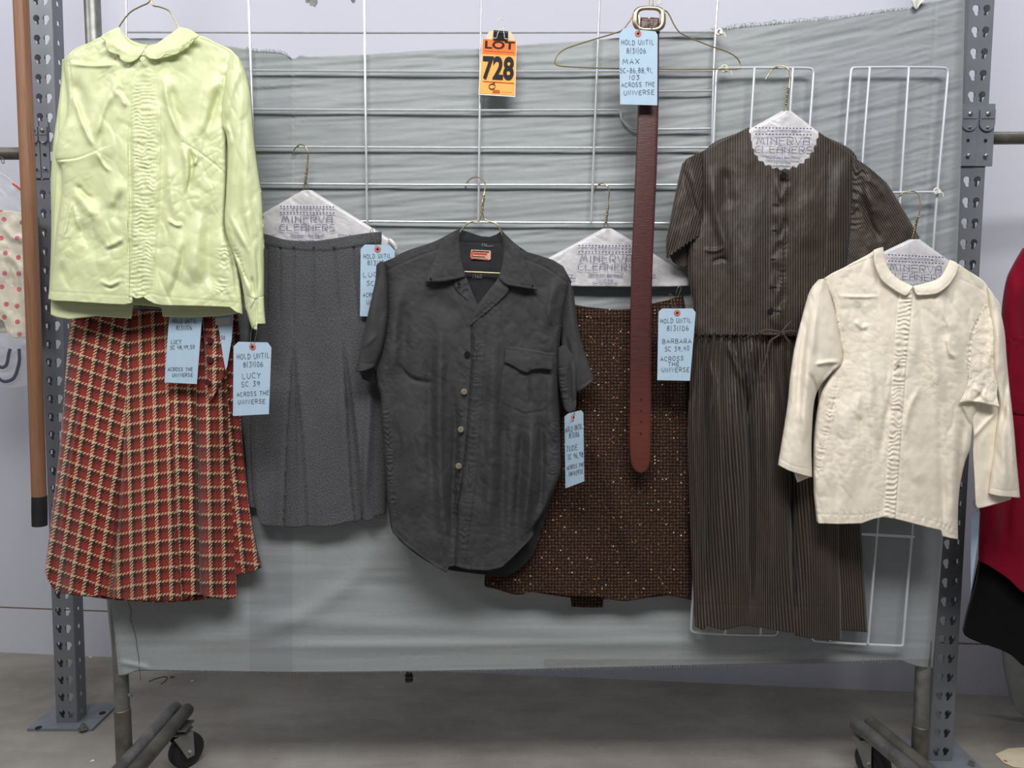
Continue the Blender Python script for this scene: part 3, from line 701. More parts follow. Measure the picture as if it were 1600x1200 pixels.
# ------------------------------------------------------------------ lettering
def arc(cx, cy, rx, ry, a0, a1, n=9): return [(cx+rx*math.cos(math.radians(t)), cy+ry*math.sin(math.radians(t))) for t in np.linspace(a0, a1, n)]
GL = {
 'A': [[(0, 0), (.5, 1), (1, 0)], [(.12, .36), (.95, .36)]], 'B': [[(.05, 0), (.05, 1)], [(.05, 1), (.6, 1), (.85, .8), (.6, .54), (.05, .52)], [(.6, .54), (1, .3), (.7, 0), (.05, 0)]],
 'C': [arc(.6, .5, .6, .5, 55, 305, 12)], 'D': [[(.1, 0), (.1, 1)], [(-.05, 1), (.5, .97), (.95, .7), (.95, .3), (.5, .02), (-.05, 0)]],
 'E': [[(1, 1), (.3, .98), (.1, .8), (.2, .55), (.85, .54)], [(.2, .55), (0, .3), (.15, .04), (.5, 0), (1, 0)]], 'F': [[(1, 1), (.1, 1), (.1, 0)], [(.1, .5), (.8, .5)]],
 'H': [[(.05, 0), (.05, 1)], [(.9, 0), (.9, 1)], [(.05, .5), (.9, .5)]], 'I': [[(.5, 0), (.5, 1)]], 'J': [[(.2, 1), (1, 1)], [(.7, 1), (.65, .2), (.4, 0), (.05, .15)]],
 'L': [[(.15, 1), (.1, 0), (.95, .02)]], 'M': [[(0, 0), (.15, 1), (.5, .25), (.85, 1), (1, 0)]], 'N': [[(.05, 0), (.1, 1), (.8, 0), (.9, 1)]],
 'O': [arc(.5, .5, .5, .5, 90, 450, 16)], 'P': [[(.1, 0), (.1, 1), (.7, 1), (.95, .75), (.7, .48), (.1, .48)]], 'R': [[(.1, 0), (.1, 1), (.7, 1), (.95, .76), (.7, .5), (.1, .48)], [(.5, .48), (1, 0)]],
 'S': [[(.95, .95), (.5, 1), (.15, .85), (.25, .6), (.75, .45), (.9, .2), (.55, 0), (.05, .05)]], 'T': [[(0, .98), (1, 1)], [(.5, 1), (.45, 0)]],
 'U': [[(.05, 1), (.05, .3), (.3, 0), (.65, 0), (.92, .3), (.95, 1)]], 'V': [[(0, 1), (.5, 0), (1, 1)]], 'W': [[(0, 1), (.25, 0), (.5, .8), (.75, 0), (1, 1)]],
 'X': [[(0, 0), (1, 1)], [(0, 1), (1, 0)]], 'Y': [[(0, 1), (.5, .5)], [(1, 1), (.5, .5), (.35, 0)]],
 '0': [arc(.5, .5, .42, .5, 90, 450, 14)], '1': [[(.5, 0), (.5, 1)]], '2': [[(.05, .8), (.4, 1), (.85, .8), (.7, .45), (.05, 0), (1, 0)]],
 '3': [[(.1, .95), (.9, 1), (.45, .58), (.9, .35), (.7, .05), (.05, 0)]], '4': [[(.1, 1), (.1, .5), (.85, .5)], [(.8, 1), (.7, 0)]], '5': [[(.9, 1), (.2, 1), (.1, .55), (.7, .6), (.9, .3), (.6, 0), (.05, .05)]],
 '6': [[(.6, 1), (.2, .7), (.05, .3), (.3, 0), (.7, 0), (.95, .25), (.7, .5), (.2, .4)]], '7': [[(0, 1), (1, 1), (.4, 0)]],
 '8': [arc(.5, .76, .34, .24, -90, 270, 12), arc(.5, .26, .44, .26, 90, 450, 12)], '9': [[(.85, .75), (.5, 1), (.1, .8), (.3, .5), (.8, .6), (.85, .9), (.7, 0)]],
 '/': [[(.3, -.15), (.5, 1.15)]], ',': [[(.4, .05), (.25, -.25)]], '-': [[(.1, .45), (.9, .45)]], '.': [[(.4, 0), (.5, .08)]],
}
DECO = {
 'M': [[(0, 0), (.28, 1), (.5, .35), (.72, 1), (1, 0)]], 'I': [[(.5, 0), (.5, 1)]], 'N': [[(.05, 0), (.05, 1)], [(.05, .85), (.95, .38)], [(.95, 1), (.95, 0)]],
 'E': [[(1, 1), (.08, 1), (.08, 0), (1, 0)], [(.08, .56), (.9, .56)]], 'R': [[(.08, 0), (.08, 1), (.75, 1), (1, .82), (.95, .58), (.7, .46), (.25, .46)], [(.45, .46), (1, 0)]],
 'V': [[(0, 1), (.5, 0), (1, 1)]], 'A': [[(.03, 0), (.05, .6), (.3, 1), (.95, 1), (.95, 0)], [(.05, .5), (.95, .5)]], 'C': [[(1, .95), (.6, 1), (.15, .8), (0, .5), (.15, .15), (.6, 0), (1, .05)]],
 'L': [[(.05, 1), (.05, 0), (1, 0)]], 'S': [[(.95, 1), (.35, 1), (.05, .8), (.2, .56), (.8, .46), (.97, .22), (.7, 0), (.05, 0)]],
 'F': [[(1, 1), (.08, 1), (.08, 0)], [(.08, .5), (.8, .5)]], 'T': [[(0, 1), (1, 1)], [(.5, 1), (.5, 0)]], 'H': [[(.05, 0), (.05, 1)], [(.95, 0), (.95, 1)], [(.05, .5), (.95, .5)]],
}
def strokes(mb, text, x0, x1, y, h, Yf, r=.0004, glyphs=GL, jit=.05, rise=0., gap=.28, seed=1, n=4):
    """write text between px x0..x1, baseline y, cap height h px; Yf(px,py) = depth of the surface"""
    rr = random.Random(seed+len(text)); wid = [(.45 if c in ' ' else .3 if c in "I1/,.'" else .9 if c in 'MW' else .72) for c in text]
    tot = sum(wid)+gap*(len(text)-1); k = (x1-x0)/tot; x = x0
    for c, w in zip(text, wid):
        g = glyphs.get(c) or GL.get(c)
        if g:
            dy = rr.uniform(-jit, jit)*h
            for s in g:
                pts = []
                for a_, b_ in s:
                    px = x+(a_ if w > .35 or c == ',' else a_)*w*k+rr.uniform(-jit, jit)*h*.5; py = y+dy-b_*h+rise*(x-x0)+rr.uniform(-jit, jit)*h*.5
                    pts.append((px, py))
                if len(pts) > 4: pts = smooth_pts(pts, 3)
                mb.tube([P(px, py, Yf(px, py)-.0009) for px, py in pts], r, n)
        x += (w+gap)*k
def font_text(text, cx, cy, w, h, Yf, mat, name, parent, bold=0., shear=0., ang=0., align='CENTER'):
    """built-in-font lettering fitted to w x h px about cx, cy"""
    cu = bpy.data.curves.new('t', 'FONT'); cu.body = text; cu.size = 1; cu.offset = bold; cu.shear = shear; cu.resolution_u = 4
    o = bpy.data.objects.new('t', cu); COL.objects.link(o); bpy.context.view_layer.update()
    me = o.to_mesh(); V_ = np.array([v.co[:] for v in me.vertices]).reshape(-1, 3); Fs = [tuple(p.vertices) for p in me.polygons]; o.to_mesh_clear()
    bpy.data.objects.remove(o); bpy.data.curves.remove(cu)
    lo, hi = V_.min(0), V_.max(0); X = (V_[:, 0]-(lo[0]+hi[0])/2)/(hi[0]-lo[0])*w; Y = -(V_[:, 1]-(lo[1]+hi[1])/2)/(hi[1]-lo[1])*h
    ca, sa = math.cos(math.radians(ang)), math.sin(math.radians(ang)); X, Y = cx+X*ca-Y*sa, cy+X*sa+Y*ca
    Z = np.array([Yf(a_, b_) for a_, b_ in zip(X, Y)])-.0010
    return mesh(name, P(X, Y, Z), Fs, mat, parent, smooth=False)

# ------------------------------------------------------------------ hangers
def plane(Y, gx=0, gy=0, x0=0, y0=0): return lambda px, py: Y+gx*(px-x0)*.001+gy*(py-y0)*.001
def cover_print(parent, cx, cy, Yf, s=1.0, tl=0., full=True, seed=0):
    """the cleaner's print: two dotted rules, FILM THEATRE TV, the name in wide thin capitals, small lines"""
    mb = MB(); hw = 43*s
    def ln(y): return cy+y*s
    for yy in (-19.5, -10):
        for k in range(17):
            x = cx-hw+2+k*(2*hw-4)/16; y = ln(yy)+tl*(x-cx); 
            mb.prism([P(x-1.2, y-.9, Yf(x, y)-.001), P(x+1.2, y-.9, Yf(x, y)-.001), P(x+1.2, y+.9, Yf(x, y)-.001), P(x-1.2, y+.9, Yf(x, y)-.001)], (0, -.0003, 0))
    for w, a_, b_ in (('FILM', -37, -20), ('THEATRE', -12, 21), ('TV', 29, 38)): strokes(mb, w, cx+a_*s, cx+b_*s, ln(-12.5)+tl*a_*s, 4.4*s, Yf, .00026, DECO, .0, tl, .3)
    for x in (-16, 25): mb.cyl(P(cx+x*s, ln(-14.7)+tl*x, Yf(cx, cy)-.0008), P(cx+x*s, ln(-14.7)+tl*x, Yf(cx, cy)-.0014), .0016, 8)
    o = mb.build('small_print', M['navy'], parent)
    mb = MB(); strokes(mb, 'MINERVA', cx-hw+3, cx+hw-4, ln(6)-tl*hw, 11*s, Yf, .00058, DECO, 0, tl, .22); strokes(mb, 'CLEANERS', cx-hw, cx+hw, ln(18.3)-tl*hw, 10*s, Yf, .00058, DECO, 0, tl, .22)
    mb.build('name_print', M['navy'], parent)
    an = math.degrees(math.atan(tl))
    font_text('"Wardrobe\'s Best Friend"', cx, ln(25), 54*s, 4.6*s, Yf, M['navy'], 'slogan_print', parent, .012, .25, an)
    if full:
        font_text('718-729-4566', cx-2, ln(33), 26*s, 3*s, Yf, M['navy'], 'phone_print', parent, .012, 0, an); font_text('One Call Does it All', cx-2, ln(38), 38*s, 3.6*s, Yf, M['navy'], 'slogan_print', parent, .012, 0, an)
        font_text('Dry Cleaning', cx-63*s, ln(25), 24*s, 3.6*s, Yf, M['navy'], 'service_print', parent, .012, 0, an); font_text('and Finished', cx-60*s, ln(30), 26*s, 3.6*s, Yf, M['navy'], 'service_print', parent, .012, 0, an)
        font_text('24-Hour Service', cx+62*s, ln(25), 28*s, 3.6*s, Yf, M['navy'], 'service_print', parent, .012, 0, an); font_text('Production', cx+60*s, ln(30), 22*s, 3.6*s, Yf, M['navy'], 'service_print', parent, .012, 0, an)
def hook(t, pts, Y, mat, r=.0013, dys=None):
    p = smooth_pts(pts, 8); n = len(p)
    dy = np.interp(np.linspace(0, 1, n), np.linspace(0, 1, len(dys)), dys) if dys else np.zeros(n)
    return MB().tube([P(x, y, Y+d) for (x, y), d in zip(p, dy)], r, 8).build('hook', mat, t)
def twist(t, x0, y0, x1, y1, Y, mat, r=.0011, amp=1.5, turns=4):
    mb = MB()
    for ph in (0, PI):
        pts = []
        for k in range(41):
            f = k/40; a_ = 2*PI*turns*f+ph; pts.append(P(x0+(x1-x0)*f+amp*math.cos(a_), y0+(y1-y0)*f, Y+.0015*math.sin(a_)))
        mb.tube(pts, r, 6)
    return mb.build('twisted_neck', mat, t)
def cover(t, top, bot, left, right, Y, seed, fat=9, res=2.2):
    def d(X, Yp, U, V):
        return .004*np.sin(U*PI)*(1-.6*V)+wrinkle(X, Yp, seed, 40, 11, 30, 1.1)+wrinkle(X, Yp, seed+4, 36, 12, -40, .9)+soft(X, Yp, seed+9, 30, 30, 1.5)
    return sheet('paper_cover', M['paper'], t, top, bot, left, right, Y, d, res=res, thick=.003, edge=(fat, 5, 'lr'), lin=('left', 'right', 'top'))
# 1 hanger of the lime blouse
t = thing('wire_hanger', 'gilt wire hanger whose shoulders rise from the lime blouse collar', 'hanger', P(232, 0, .02)); HY = -.012
MB().tube([P(x, y, HY-.03) for x, y in smooth_pts([(180, 60), (184, 46), (194, 30), (205, 18), (222, 9), (231, 5), (234, 0), (235, -12)], 8)], .0014, 8).build('shoulder_wire', M['brass'], t)
MB().tube([P(x, y, HY-.03) for x, y in smooth_pts([(284, 60), (279, 42), (272, 28), (264, 17), (250, 11), (240, 9), (237, 4), (237, -12)], 8)], .0014, 8).build('shoulder_wire', M['brass'], t)
# hanger of the plaid skirt, all but its cover hidden
t = thing('wire_hanger', 'paper-covered hanger showing between the lime blouse hem and the plaid skirt', 'hanger', P(240, 380, .055))
HP = t
c = cover(t, [(232, 392), (246, 392)], [(88, 486), (180, 484), (280, 484), (330, 484), (384, 482)], [(232, 392), (88, 470), (88, 486)], [(246, 392), (384, 466), (384, 482)], .024, 21)
font_text('One Call Does it All', 232, 478, 34, 5, plane(.016), M['ink'], 'slogan_print', c, .02, .2, 3); font_text('718-729', 226, 484.6, 14, 3.4, plane(.016), M['ink'], 'phone_print', c, .02, 0, 3)
# 2 hanger of the grey skirt
t = thing('wire_hanger', 'paper-covered wire hanger carrying the grey pleated skirt', 'hanger', P(478, 228, .055))
hook(t, [(457, 243), (459, 236), (463, 230), (470, 226), (477, 229), (481, 238), (481, 250), (480, 262)], .052, M['brass'], dys=[.018, .016, .012, 0, -.003, -.003, 0, 0]); twist(t, 480, 260, 477, 287, .052, M['brass'])
MB().tube([P(478, 285, .052), P(475, 292, .052), P(475, 299, .052)], .0013, 6).tube([P(478, 285, .052), P(481, 292, .052), P(481, 299, .052)], .0013, 6).build('shoulder_wire', M['brass'], t)
c = cover(t, [(473, 297), (487, 297)], [(345, 396), (420, 399), (500, 399), (560, 398), (619, 389)], [(473, 297), (345, 371), (345, 396)], [(487, 297), (590, 361), (611, 375), (619, 389)], .052, 31)
cover_print(c, 480, 342.5, lambda x, y: .046, 1.0, .01)
MB().tube([P(x, y, .046) for x, y in ((608, 374), (612, 378), (617, 384), (619, 390))], [.004, .0055, .005, .003], 8).build('bunched_end', M['paper'], c)
# 3 hanger of the charcoal shirt
t = thing('wire_hanger', 'bare gilt wire hanger holding the charcoal shirt open at the collar', 'hanger', P(755, 278, .0))
hook(t, [(727, 293), (730, 285), (736, 279), (745, 277), (753, 280), (758, 288), (757, 300), (753, 316)], .045, M['brass'], .0014, dys=[.028, .026, .018, .0, -.014, -.03, -.04, -.045]); twist(t, 756, 304, 753, 332, .002, M['brass'], amp=1.6, turns=5)
MB().tube([P(x, y, .0+q) for (x, y), q in zip(smooth_pts([(754, 328), (752, 336), (748, 344), (738, 346), (730, 350), (722, 358), (716, 366), (700, 379), (660, 398), (624, 416), (620, 422), (628, 426), (700, 424), (780, 427), (860, 432), (880, 432), (884, 430), (868, 424), (830, 408), (800, 392), (787, 372), (780, 356), (774, 349), (764, 346), (757, 342), (755, 336), (753, 328)], 6), np.linspace(.0, .0, 999))], .0014, 8).build('shoulder_wire', M['brass'], t)
# 4 hanger of the tweed skirt
t = thing('wire_hanger', 'paper-covered wire hanger carrying the brown tweed skirt behind the belt', 'hanger', P(946, 288, .055))
hook(t, [(928, 299), (931, 292), (936, 288), (943, 287), (949, 291), (952, 299), (951, 310), (949, 322)], .052, M['brass'], dys=[.018, .016, .01, 0, -.003, -.003, 0, 0]); twist(t, 950, 320, 947, 348, .052, M['brass'])
MB().tube([P(947, 346, .052), P(944, 352, .052), P(944, 359, .052)], .0013, 6).tube([P(947, 346, .052), P(950, 352, .052), P(950, 359, .052)], .0013, 6).build('shoulder_wire', M['brass'], t)
c = cover(t, [(942, 357), (956, 357)], [(822, 440), (860, 446), (950, 448), (1040, 448), (1077, 447)], [(942, 357), (860, 401), (822, 426), (822, 440)], [(956, 357), (1021, 396), (1066, 424), (1076, 432), (1077, 447)], .052, 41)
cover_print(c, 947, 404, lambda x, y: .046, 1.02, .012)
# 5 belt hanger
t = thing('wire_hanger', 'wide bare wire hanger from which the oxblood belt hangs by its buckle', 'hanger', P(1018, 0, .03))
hy = .020
MB().tube([P(x, y, hy) for x, y in smooth_pts([(1014, -12), (1014, 4), (1013, 11), (1004, 15), (994, 16), (988, 26), (980, 38), (972, 47), (960, 52), (920, 64), (884, 76), (871, 86), (867, 97), (871, 102), (884, 104), (960, 107), (1060, 108.5), (1110, 108), (1150, 108), (1156, 106), (1156, 98), (1150, 89), (1136, 81), (1100, 68), (1064, 52), (1054, 40), (1046, 24), (1040, 17), (1028, 15), (1021, 11), (1020, 4), (1020, -12)], 6)], .0015, 8).build('shoulder_wire', M['brass'], t)
# 6 dress hanger
t = thing('wire_hanger', 'paper-covered wire hanger inside the scalloped neck of the striped dress', 'hanger', P(1226, 105, .0))
hook(t, [(1196, 124), (1202, 115), (1209, 107)], .052, M['brass'])
hook(t, [(1208, 107), (1216, 103.5), (1226, 104), (1233, 110), (1234, 122), (1233, 140)], .045, M['brass'], dys=[.005, 0, -.005, -.01, -.02, -.025]); twist(t, 1232, 136, 1228, 164, .02, M['brass'])
MB().tube([P(1229, 162, .02), P(1226, 168, .02), P(1225, 175, .02)], .0013, 6).tube([P(1229, 162, .02), P(1231, 168, .02), P(1232, 175, .02)], .0013, 6).build('shoulder_wire', M['brass'], t)
c = cover(t, [(1222, 173), (1236, 173)], [(1130, 262), (1180, 272), (1230, 276), (1280, 275), (1326, 268)], [(1222, 173), (1172, 201), (1130, 226), (1130, 262)], [(1236, 173), (1280, 207), (1326, 246), (1326, 268)], .022, 51)
cover_print(c, 1224, 220.5, lambda x, y: .014, 1.04, .015)
# 7 cream blouse hanger
t = thing('wire_hanger', 'paper-covered wire hanger inside the collar of the cream blouse', 'hanger', P(1430, 300, -.02))
hook(t, [(1404, 306), (1412, 301), (1420, 299), (1430, 300), (1437, 308), (1438, 325), (1434, 342), (1431, 352)], .040, M['brass'], dys=[.005, .0, -.004, -.03, -.06, -.073, -.075]); twist(t, 1434, 338, 1428, 366, -.036, M['brass'])
MB().tube([P(1428, 364, -.036), P(1425, 372, -.036), P(1425, 377, -.036)], .0013, 6).tube([P(1428, 364, -.036), P(1431, 370, -.036), P(1432, 377, -.036)], .0013, 6).build('shoulder_wire', M['brass'], t)
c = cover(t, [(1421, 374), (1437, 374)], [(1330, 456), (1380, 468), (1430, 472), (1480, 474), (1520, 472)], [(1421, 374), (1385, 391), (1330, 420), (1330, 456)], [(1437, 374), (1484, 408), (1520, 442), (1520, 472)], -.036, 61)
cover_print(c, 1431, 420, lambda x, y: -.044, 1.02, .05, full=False)
def button(parent, px, py, Y, rp, mat, holes=True):
    c = P(px, py, Y); R_ = rp/690.
    mb = MB().tube([c, c-[0, .0012, 0], c-[0, .0019, 0], c-[0, .0014, 0], c-[0, .0012, 0]], [R_, R_, R_*.86, R_*.68, R_*.02], 22)
    o = mb.build('button', mat, parent)
    if holes:
        h = MB()
        for sx, sz in ((-1, 0), (1, 0)) if rp < 3 else ((-1, -1), (1, -1), (-1, 1), (1, 1)):
            q = c+np.array([sx*R_*.25, -.0013, sz*R_*.25]); h.cyl(q, q-[0, .0006, 0], R_*.13, 8)
        h.build('button_hole', M['hole'], o)
    return o
def simplepoly(name, pts, Yf, mat, parent, thick=.0015):
    return MB().prism([P(x, y, Yf(x, y)) for x, y in pts], (0, thick, 0)).build(name, mat, parent, smooth=False)
def strip(name, pts, w, Yf, mat, parent, n=40):
    """thin raised ribbon following a line"""
    p = resample(smooth_pts(pts), n); return MB().tube([P(x, y, Yf(x, y)) for x, y in p], w, 6).build(name, mat, parent)

# ================================================================== plaid skirt
t = thing('plaid_skirt', 'red, cream and black plaid wool skirt hanging under the lime blouse', 'skirt', P(235, 560, .02)); PS = t
seamx = [(200, 514), (198, 600), (196, 673), (189, 770), (181, 860), (174, 934)]
def pu(X, Y):
    sx = np.interp(Y, [480, 514, 673, 770, 860, 934], [201, 200, 196, 189, 181, 174])
    k = 1/20.5; left = X < sx
    s2 = np.interp(Y, [480, 600, 893, 937], [262, 264, 281, 284]); s3 = np.interp(Y, [480, 593, 900], [300, 306, 312])
    du = X-sx
    U = np.where(left, X+.16*(Y-500)+.0*du, X-.0*(Y-500)-.02*(Y-500))*k
    V = np.where(left, Y-.34*du, Y+.20*np.minimum(du, 90)-.0005*np.clip(du, 0, 200)**2)*k*.96
    V = np.where(X > s2, (Y+16-.05*(X-s2))*k*.96, V); U = np.where(X > s2, U+.35, U)
    V = np.where(X > s3, (Y+10+.02*(X-s3))*k*.96, V); U = np.where(X > s3, U+.6, U)
    return U, -V
def d_ps(X, Y, U, V):
    d = .018*np.sin(np.clip(U, 0, 1)*PI)*(.5+.5*V)
    d = d+step(X, Y, seamx, 14, -9, 'grow')+1.5*ridge(X, Y, [(198, 640), (181, 860), (174, 940)], 3.5, -10, 'grow')+1.5*ridge(X, Y, [(150, 640), (120, 930)], 22, 9, 'grow')
    d = d+1.5*ridge(X, Y, [(232, 620), (228, 940)], 20, 8, 'grow')+step(X, Y, [(264, 600), (272, 760), (282, 893), (284, 940)], 16, 8, 'grow')+1.5*ridge(X, Y, [(264, 560), (283, 940)], 2.5, -3, 'grow')
    d = d+1.5*ridge(X, Y, [(306, 600), (309, 760), (311, 935)], 3.2, -10, 'start')+1.5*ridge(X, Y, [(326, 610), (324, 760), (328, 930)], 7, 7, 'start')+1.5*ridge(X, Y, [(342, 620), (345, 935)], 3.0, -5, 'start')
    d = d+1.5*ridge(X, Y, [(134, 600), (112, 720), (94, 850)], 3, 3)+1.5*ridge(X, Y, [(118, 500), (96, 700), (84, 850), (88, 920)], 12, -5, 'grow')+1.5*ridge(X, Y, [(282, 660), (284, 860)], 12, 4)
    bandy = [(112, 497), (150, 503), (184, 511), (213, 519), (252, 515), (300, 507)]
    d = d+seam(X, Y, bandy, 1.5, -1.6)+.0016*(Y < np.interp(X, [q[0] for q in bandy], [q[1] for q in bandy]))
    return d+soft(X, Y, 31, 60, 120, 4)+soft(X, Y, 36, 12, 14, .5)
sheet('skirt_back', M['plaid'], t, [(112, 484), (230, 486), (356, 484)], [(80, 917), (150, 934), (240, 941), (300, 939), (366, 928)], [(112, 484), (101, 600), (84, 840), (80, 917)], [(356, 484), (368, 660), (378, 840), (366, 928)], .050,
      lambda X, Y, U, V: -.004*np.sin(U*PI), res=5, uvf=lambda X, Y, U, V: (X/20.5, -Y/20.5))
sheet('side_flap', M['plaid'], t, [(345, 488), (360, 488), (371, 489)], [(350, 896), (363, 898), (390, 894), (409, 887)], [(345, 488), (350, 896)], [(371, 489), (375, 530), (377, 660), (388, 777), (399, 845), (409, 887)], .036,
      lambda X, Y, U, V: ridge(X, Y, [(364, 490), (368, 700), (378, 895)], 3, -5, 'grow')+ridge(X, Y, [(370, 600), (385, 780), (396, 893)], 6, 5, 'grow'), res=2.2, edge=(12, 14, 'r'), uvf=lambda X, Y, U, V: ((X-.10*(Y-500))/20.5, -(Y+8-.12*(X-360))/21))
sheet('skirt_front', M['plaid'], t, [(112, 481), (130, 484), (150, 486), (190, 488), (218, 487), (250, 486), (300, 487), (345, 488)],
      [(70, 893), (76, 908), (86, 922), (107, 929), (135, 932), (160, 931), (173, 934), (207, 938), (245, 939), (283, 938), (296, 932), (307, 929), (325, 932), (343, 936), (358, 936), (371, 933)],
      [(112, 481), (107, 530), (103, 577), (97, 660), (90, 727), (80, 810), (74, 860), (70, 893)], [(345, 488), (355, 540), (357, 640), (362, 760), (367, 860), (371, 933)], .016, d_ps, res=1.9, edge=(26, 26), uvf=lambda X, Y, U, V: pu(X, Y), thick=.002)
# buttoned side opening
yo = -.006
pk = sheet('placket', M['plaid'], t, [(315, 488), (326, 487), (340, 490)], [(326, 622), (329, 627), (332, 622)], [(315, 488), (319, 530), (323, 580), (326, 622)], [(340, 490), (348, 530), (351, 565), (347, 595), (332, 622)], yo,
      lambda X, Y, U, V: pucker(X, Y, [(330, 490), (334, 560), (330, 620)], 9, 13, 1.5, 3)+seam(X, Y, [(318, 500), (322, 560), (327, 615)], 1.5, -1.6), res=1.6, edge=(5, 6), uvf=lambda X, Y, U, V: (X/20.5+.3, -Y/20.5))
for px, py in ((329, 531), (329, 562), (325, 597)): button(pk, px, py, yo-.004, 5.2, M['maroon_button'])

# ================================================================== grey pleated skirt
t = thing('grey_skirt', 'charcoal grey wool skirt with inverted pleats between the plaid skirt and the dark shirt', 'skirt', P(500, 560, .03)); GS = t
def d_gs(X, Y, U, V):
    d = .012*np.sin(np.clip(U, 0, 1)*PI)
    for x0, x1, y1 in ((438, 437, 512), (459, 458, 528), (490, 489, 508), (522, 533, 515), (553, 563, 512), (418, 417, 505)): d = d+1.5*ridge(X, Y, [(x0, 388), (x1, y1)], 1.4, -2.6, 'end', sm=False)
    tri1 = [(458, 527), (449, 660), (444, 824)]; tri2 = [(460, 535), (474, 693), (480, 824)]
    # inverted pleats: the inner part sits back
    for A, B in (([(458, 522), (448, 690), (443, 826)], [(459, 522), (474, 690), (482, 826)]), ([(533, 512), (541, 640), (548, 760), (555, 826)], [(534, 512), (551, 620), (562, 723), (569, 826)])):
        ya = np.array([q[1] for q in A], float); xa = np.interp(Y, ya, [q[0] for q in A]); yb = np.array([q[1] for q in B], float); xb = np.interp(Y, yb, [q[0] for q in B])
        wv = np.clip((Y-520)/120, 0, 1); ins = np.clip((X-xa)/1.6, 0, 1)*np.clip((xb-X)/1.6, 0, 1)
        d = d-.009*wv*ins+.006*wv*np.exp(-((X-xa+5)/9)**2)*(X <= xa)+.006*wv*np.exp(-((X-xb-5)/9)**2)*(X >= xb)
        d = d-.004*wv*ins*np.exp(-((X-(xa+xb)/2)/3)**2)
    d = d+1.5*ridge(X, Y, [(432, 690), (426, 825)], 5, -3, 'grow')+1.5*ridge(X, Y, [(580, 560), (574, 700), (568, 812)], 7, 6)+1.5*ridge(X, Y, [(565, 640), (566, 815)], 2.5, -4, 'grow')
    by = np.interp(X, [413, 450, 481, 510, 537, 594], [383, 389, 392, 392, 389, 379])
    return d+np.where(Y < by, .0022, 0)+.0012*np.exp(-((Y-by)/1.5)**2)*-1+soft(X, Y, 41, 50, 130, 4)+soft(X, Y, 44, 16, 16, .7)
sheet('skirt_back', M['grey_wool'], t, [(395, 367), (480, 372), (596, 366)], [(404, 795), (480, 806), (560, 806), (603, 800)], [(395, 367), (392, 520), (386, 650), (392, 740), (404, 795)], [(596, 366), (600, 500), (604, 700), (603, 800)], .062, lambda X, Y, U, V: ridge(X, Y, [(392, 640), (398, 800)], 4, 4, 'grow'), res=4)
sheet('side_flap', M['grey_wool'], t, [(380, 560), (400, 560)], [(385, 789), (392, 793), (404, 796), (406, 796)], [(380, 560), (385, 789)], [(400, 560), (398, 640), (401, 720), (406, 796)], .054, lambda X, Y, U, V: ridge(X, Y, [(391, 640), (398, 796)], 2.5, -4, 'grow'), res=2.4, edge=(8, 8))
sheet('skirt_front', M['grey_wool'], t, [(396, 361), (413, 365), (430, 370), (444, 374), (466, 376), (485, 376.5), (500, 375.5), (537, 370), (560, 366), (581, 363), (596, 362)],
      [(402, 806), (407, 818), (420, 822), (441, 823), (462, 824), (482, 822), (505, 823), (522, 821), (536, 818), (550, 814), (556, 816), (565, 811), (570, 814), (582, 812), (584, 807), (603, 803)],
      [(396, 361), (397, 520), (393, 653), (396, 760), (402, 806)], [(596, 362), (601, 500), (606, 700), (603, 803)], .040, d_gs, res=1.9, edge=(14, 12), thick=.002)

# ================================================================== tweed skirt
t = thing('tweed_skirt', 'nubbly dark brown tweed skirt with tan flecks behind the hanging belt', 'skirt', P(960, 640, .03)); TS = t
def d_ts(X, Y, U, V):
    d = .012*np.sin(np.clip(U, 0, 1)*PI)
    d = d+1.5*ridge(X, Y, [(905, 620), (990, 860), (1010, 940)], 16, 5, 'both')+1.5*ridge(X, Y, [(1060, 560), (1062, 800)], 12, -5)+1.5*ridge(X, Y, [(860, 760), (880, 940)], 24, 5, 'grow')+1.5*ridge(X, Y, [(950, 760), (958, 945)], 20, -4, 'grow')
    by = np.interp(X, [890, 930, 980, 1020, 1070], [494, 500, 501, 494, 481])
    return d+np.where(Y < by, .0018, 0)-.0014*np.exp(-((Y-by)/1.6)**2)+soft(X, Y, 71, 60, 110, 5)+soft(X, Y, 74, 5, 5, .6)
sheet('skirt_back', M['tweed'], t, [(860, 480), (960, 486), (1068, 470)], [(760, 900), (800, 918), (893, 934), (960, 936), (1020, 933), (1080, 925)], [(860, 480), (840, 640), (800, 780), (760, 900)], [(1068, 470), (1076, 640), (1080, 925)], .062, None, res=4)
sheet('vent_flap', M['tweed'], t, [(891, 925), (915, 926), (943, 927)], [(893, 948), (915, 949), (942, 949)], [(891, 925), (893, 948)], [(943, 927), (942, 949)], .058, None, res=2)
sheet('skirt_front', M['tweed'], t, [(860, 468), (898, 476), (915, 479), (933, 481), (955, 483), (977, 483), (1000, 480), (1020, 474), (1045, 468), (1067, 460)],
      [(757, 902), (758, 916), (770, 919), (780, 922), (800, 928), (814, 929), (830, 925), (860, 928), (890, 931), (930, 933), (973, 939), (1000, 936), (1027, 930), (1055, 932), (1081, 938)],
      [(860, 468), (852, 560), (826, 700), (786, 820), (757, 902)], [(1067, 460), (1071, 482), (1074, 560), (1078, 700), (1080, 860), (1081, 938)], .038, d_ts, res=1.9, edge=(12, 12), thick=.002)

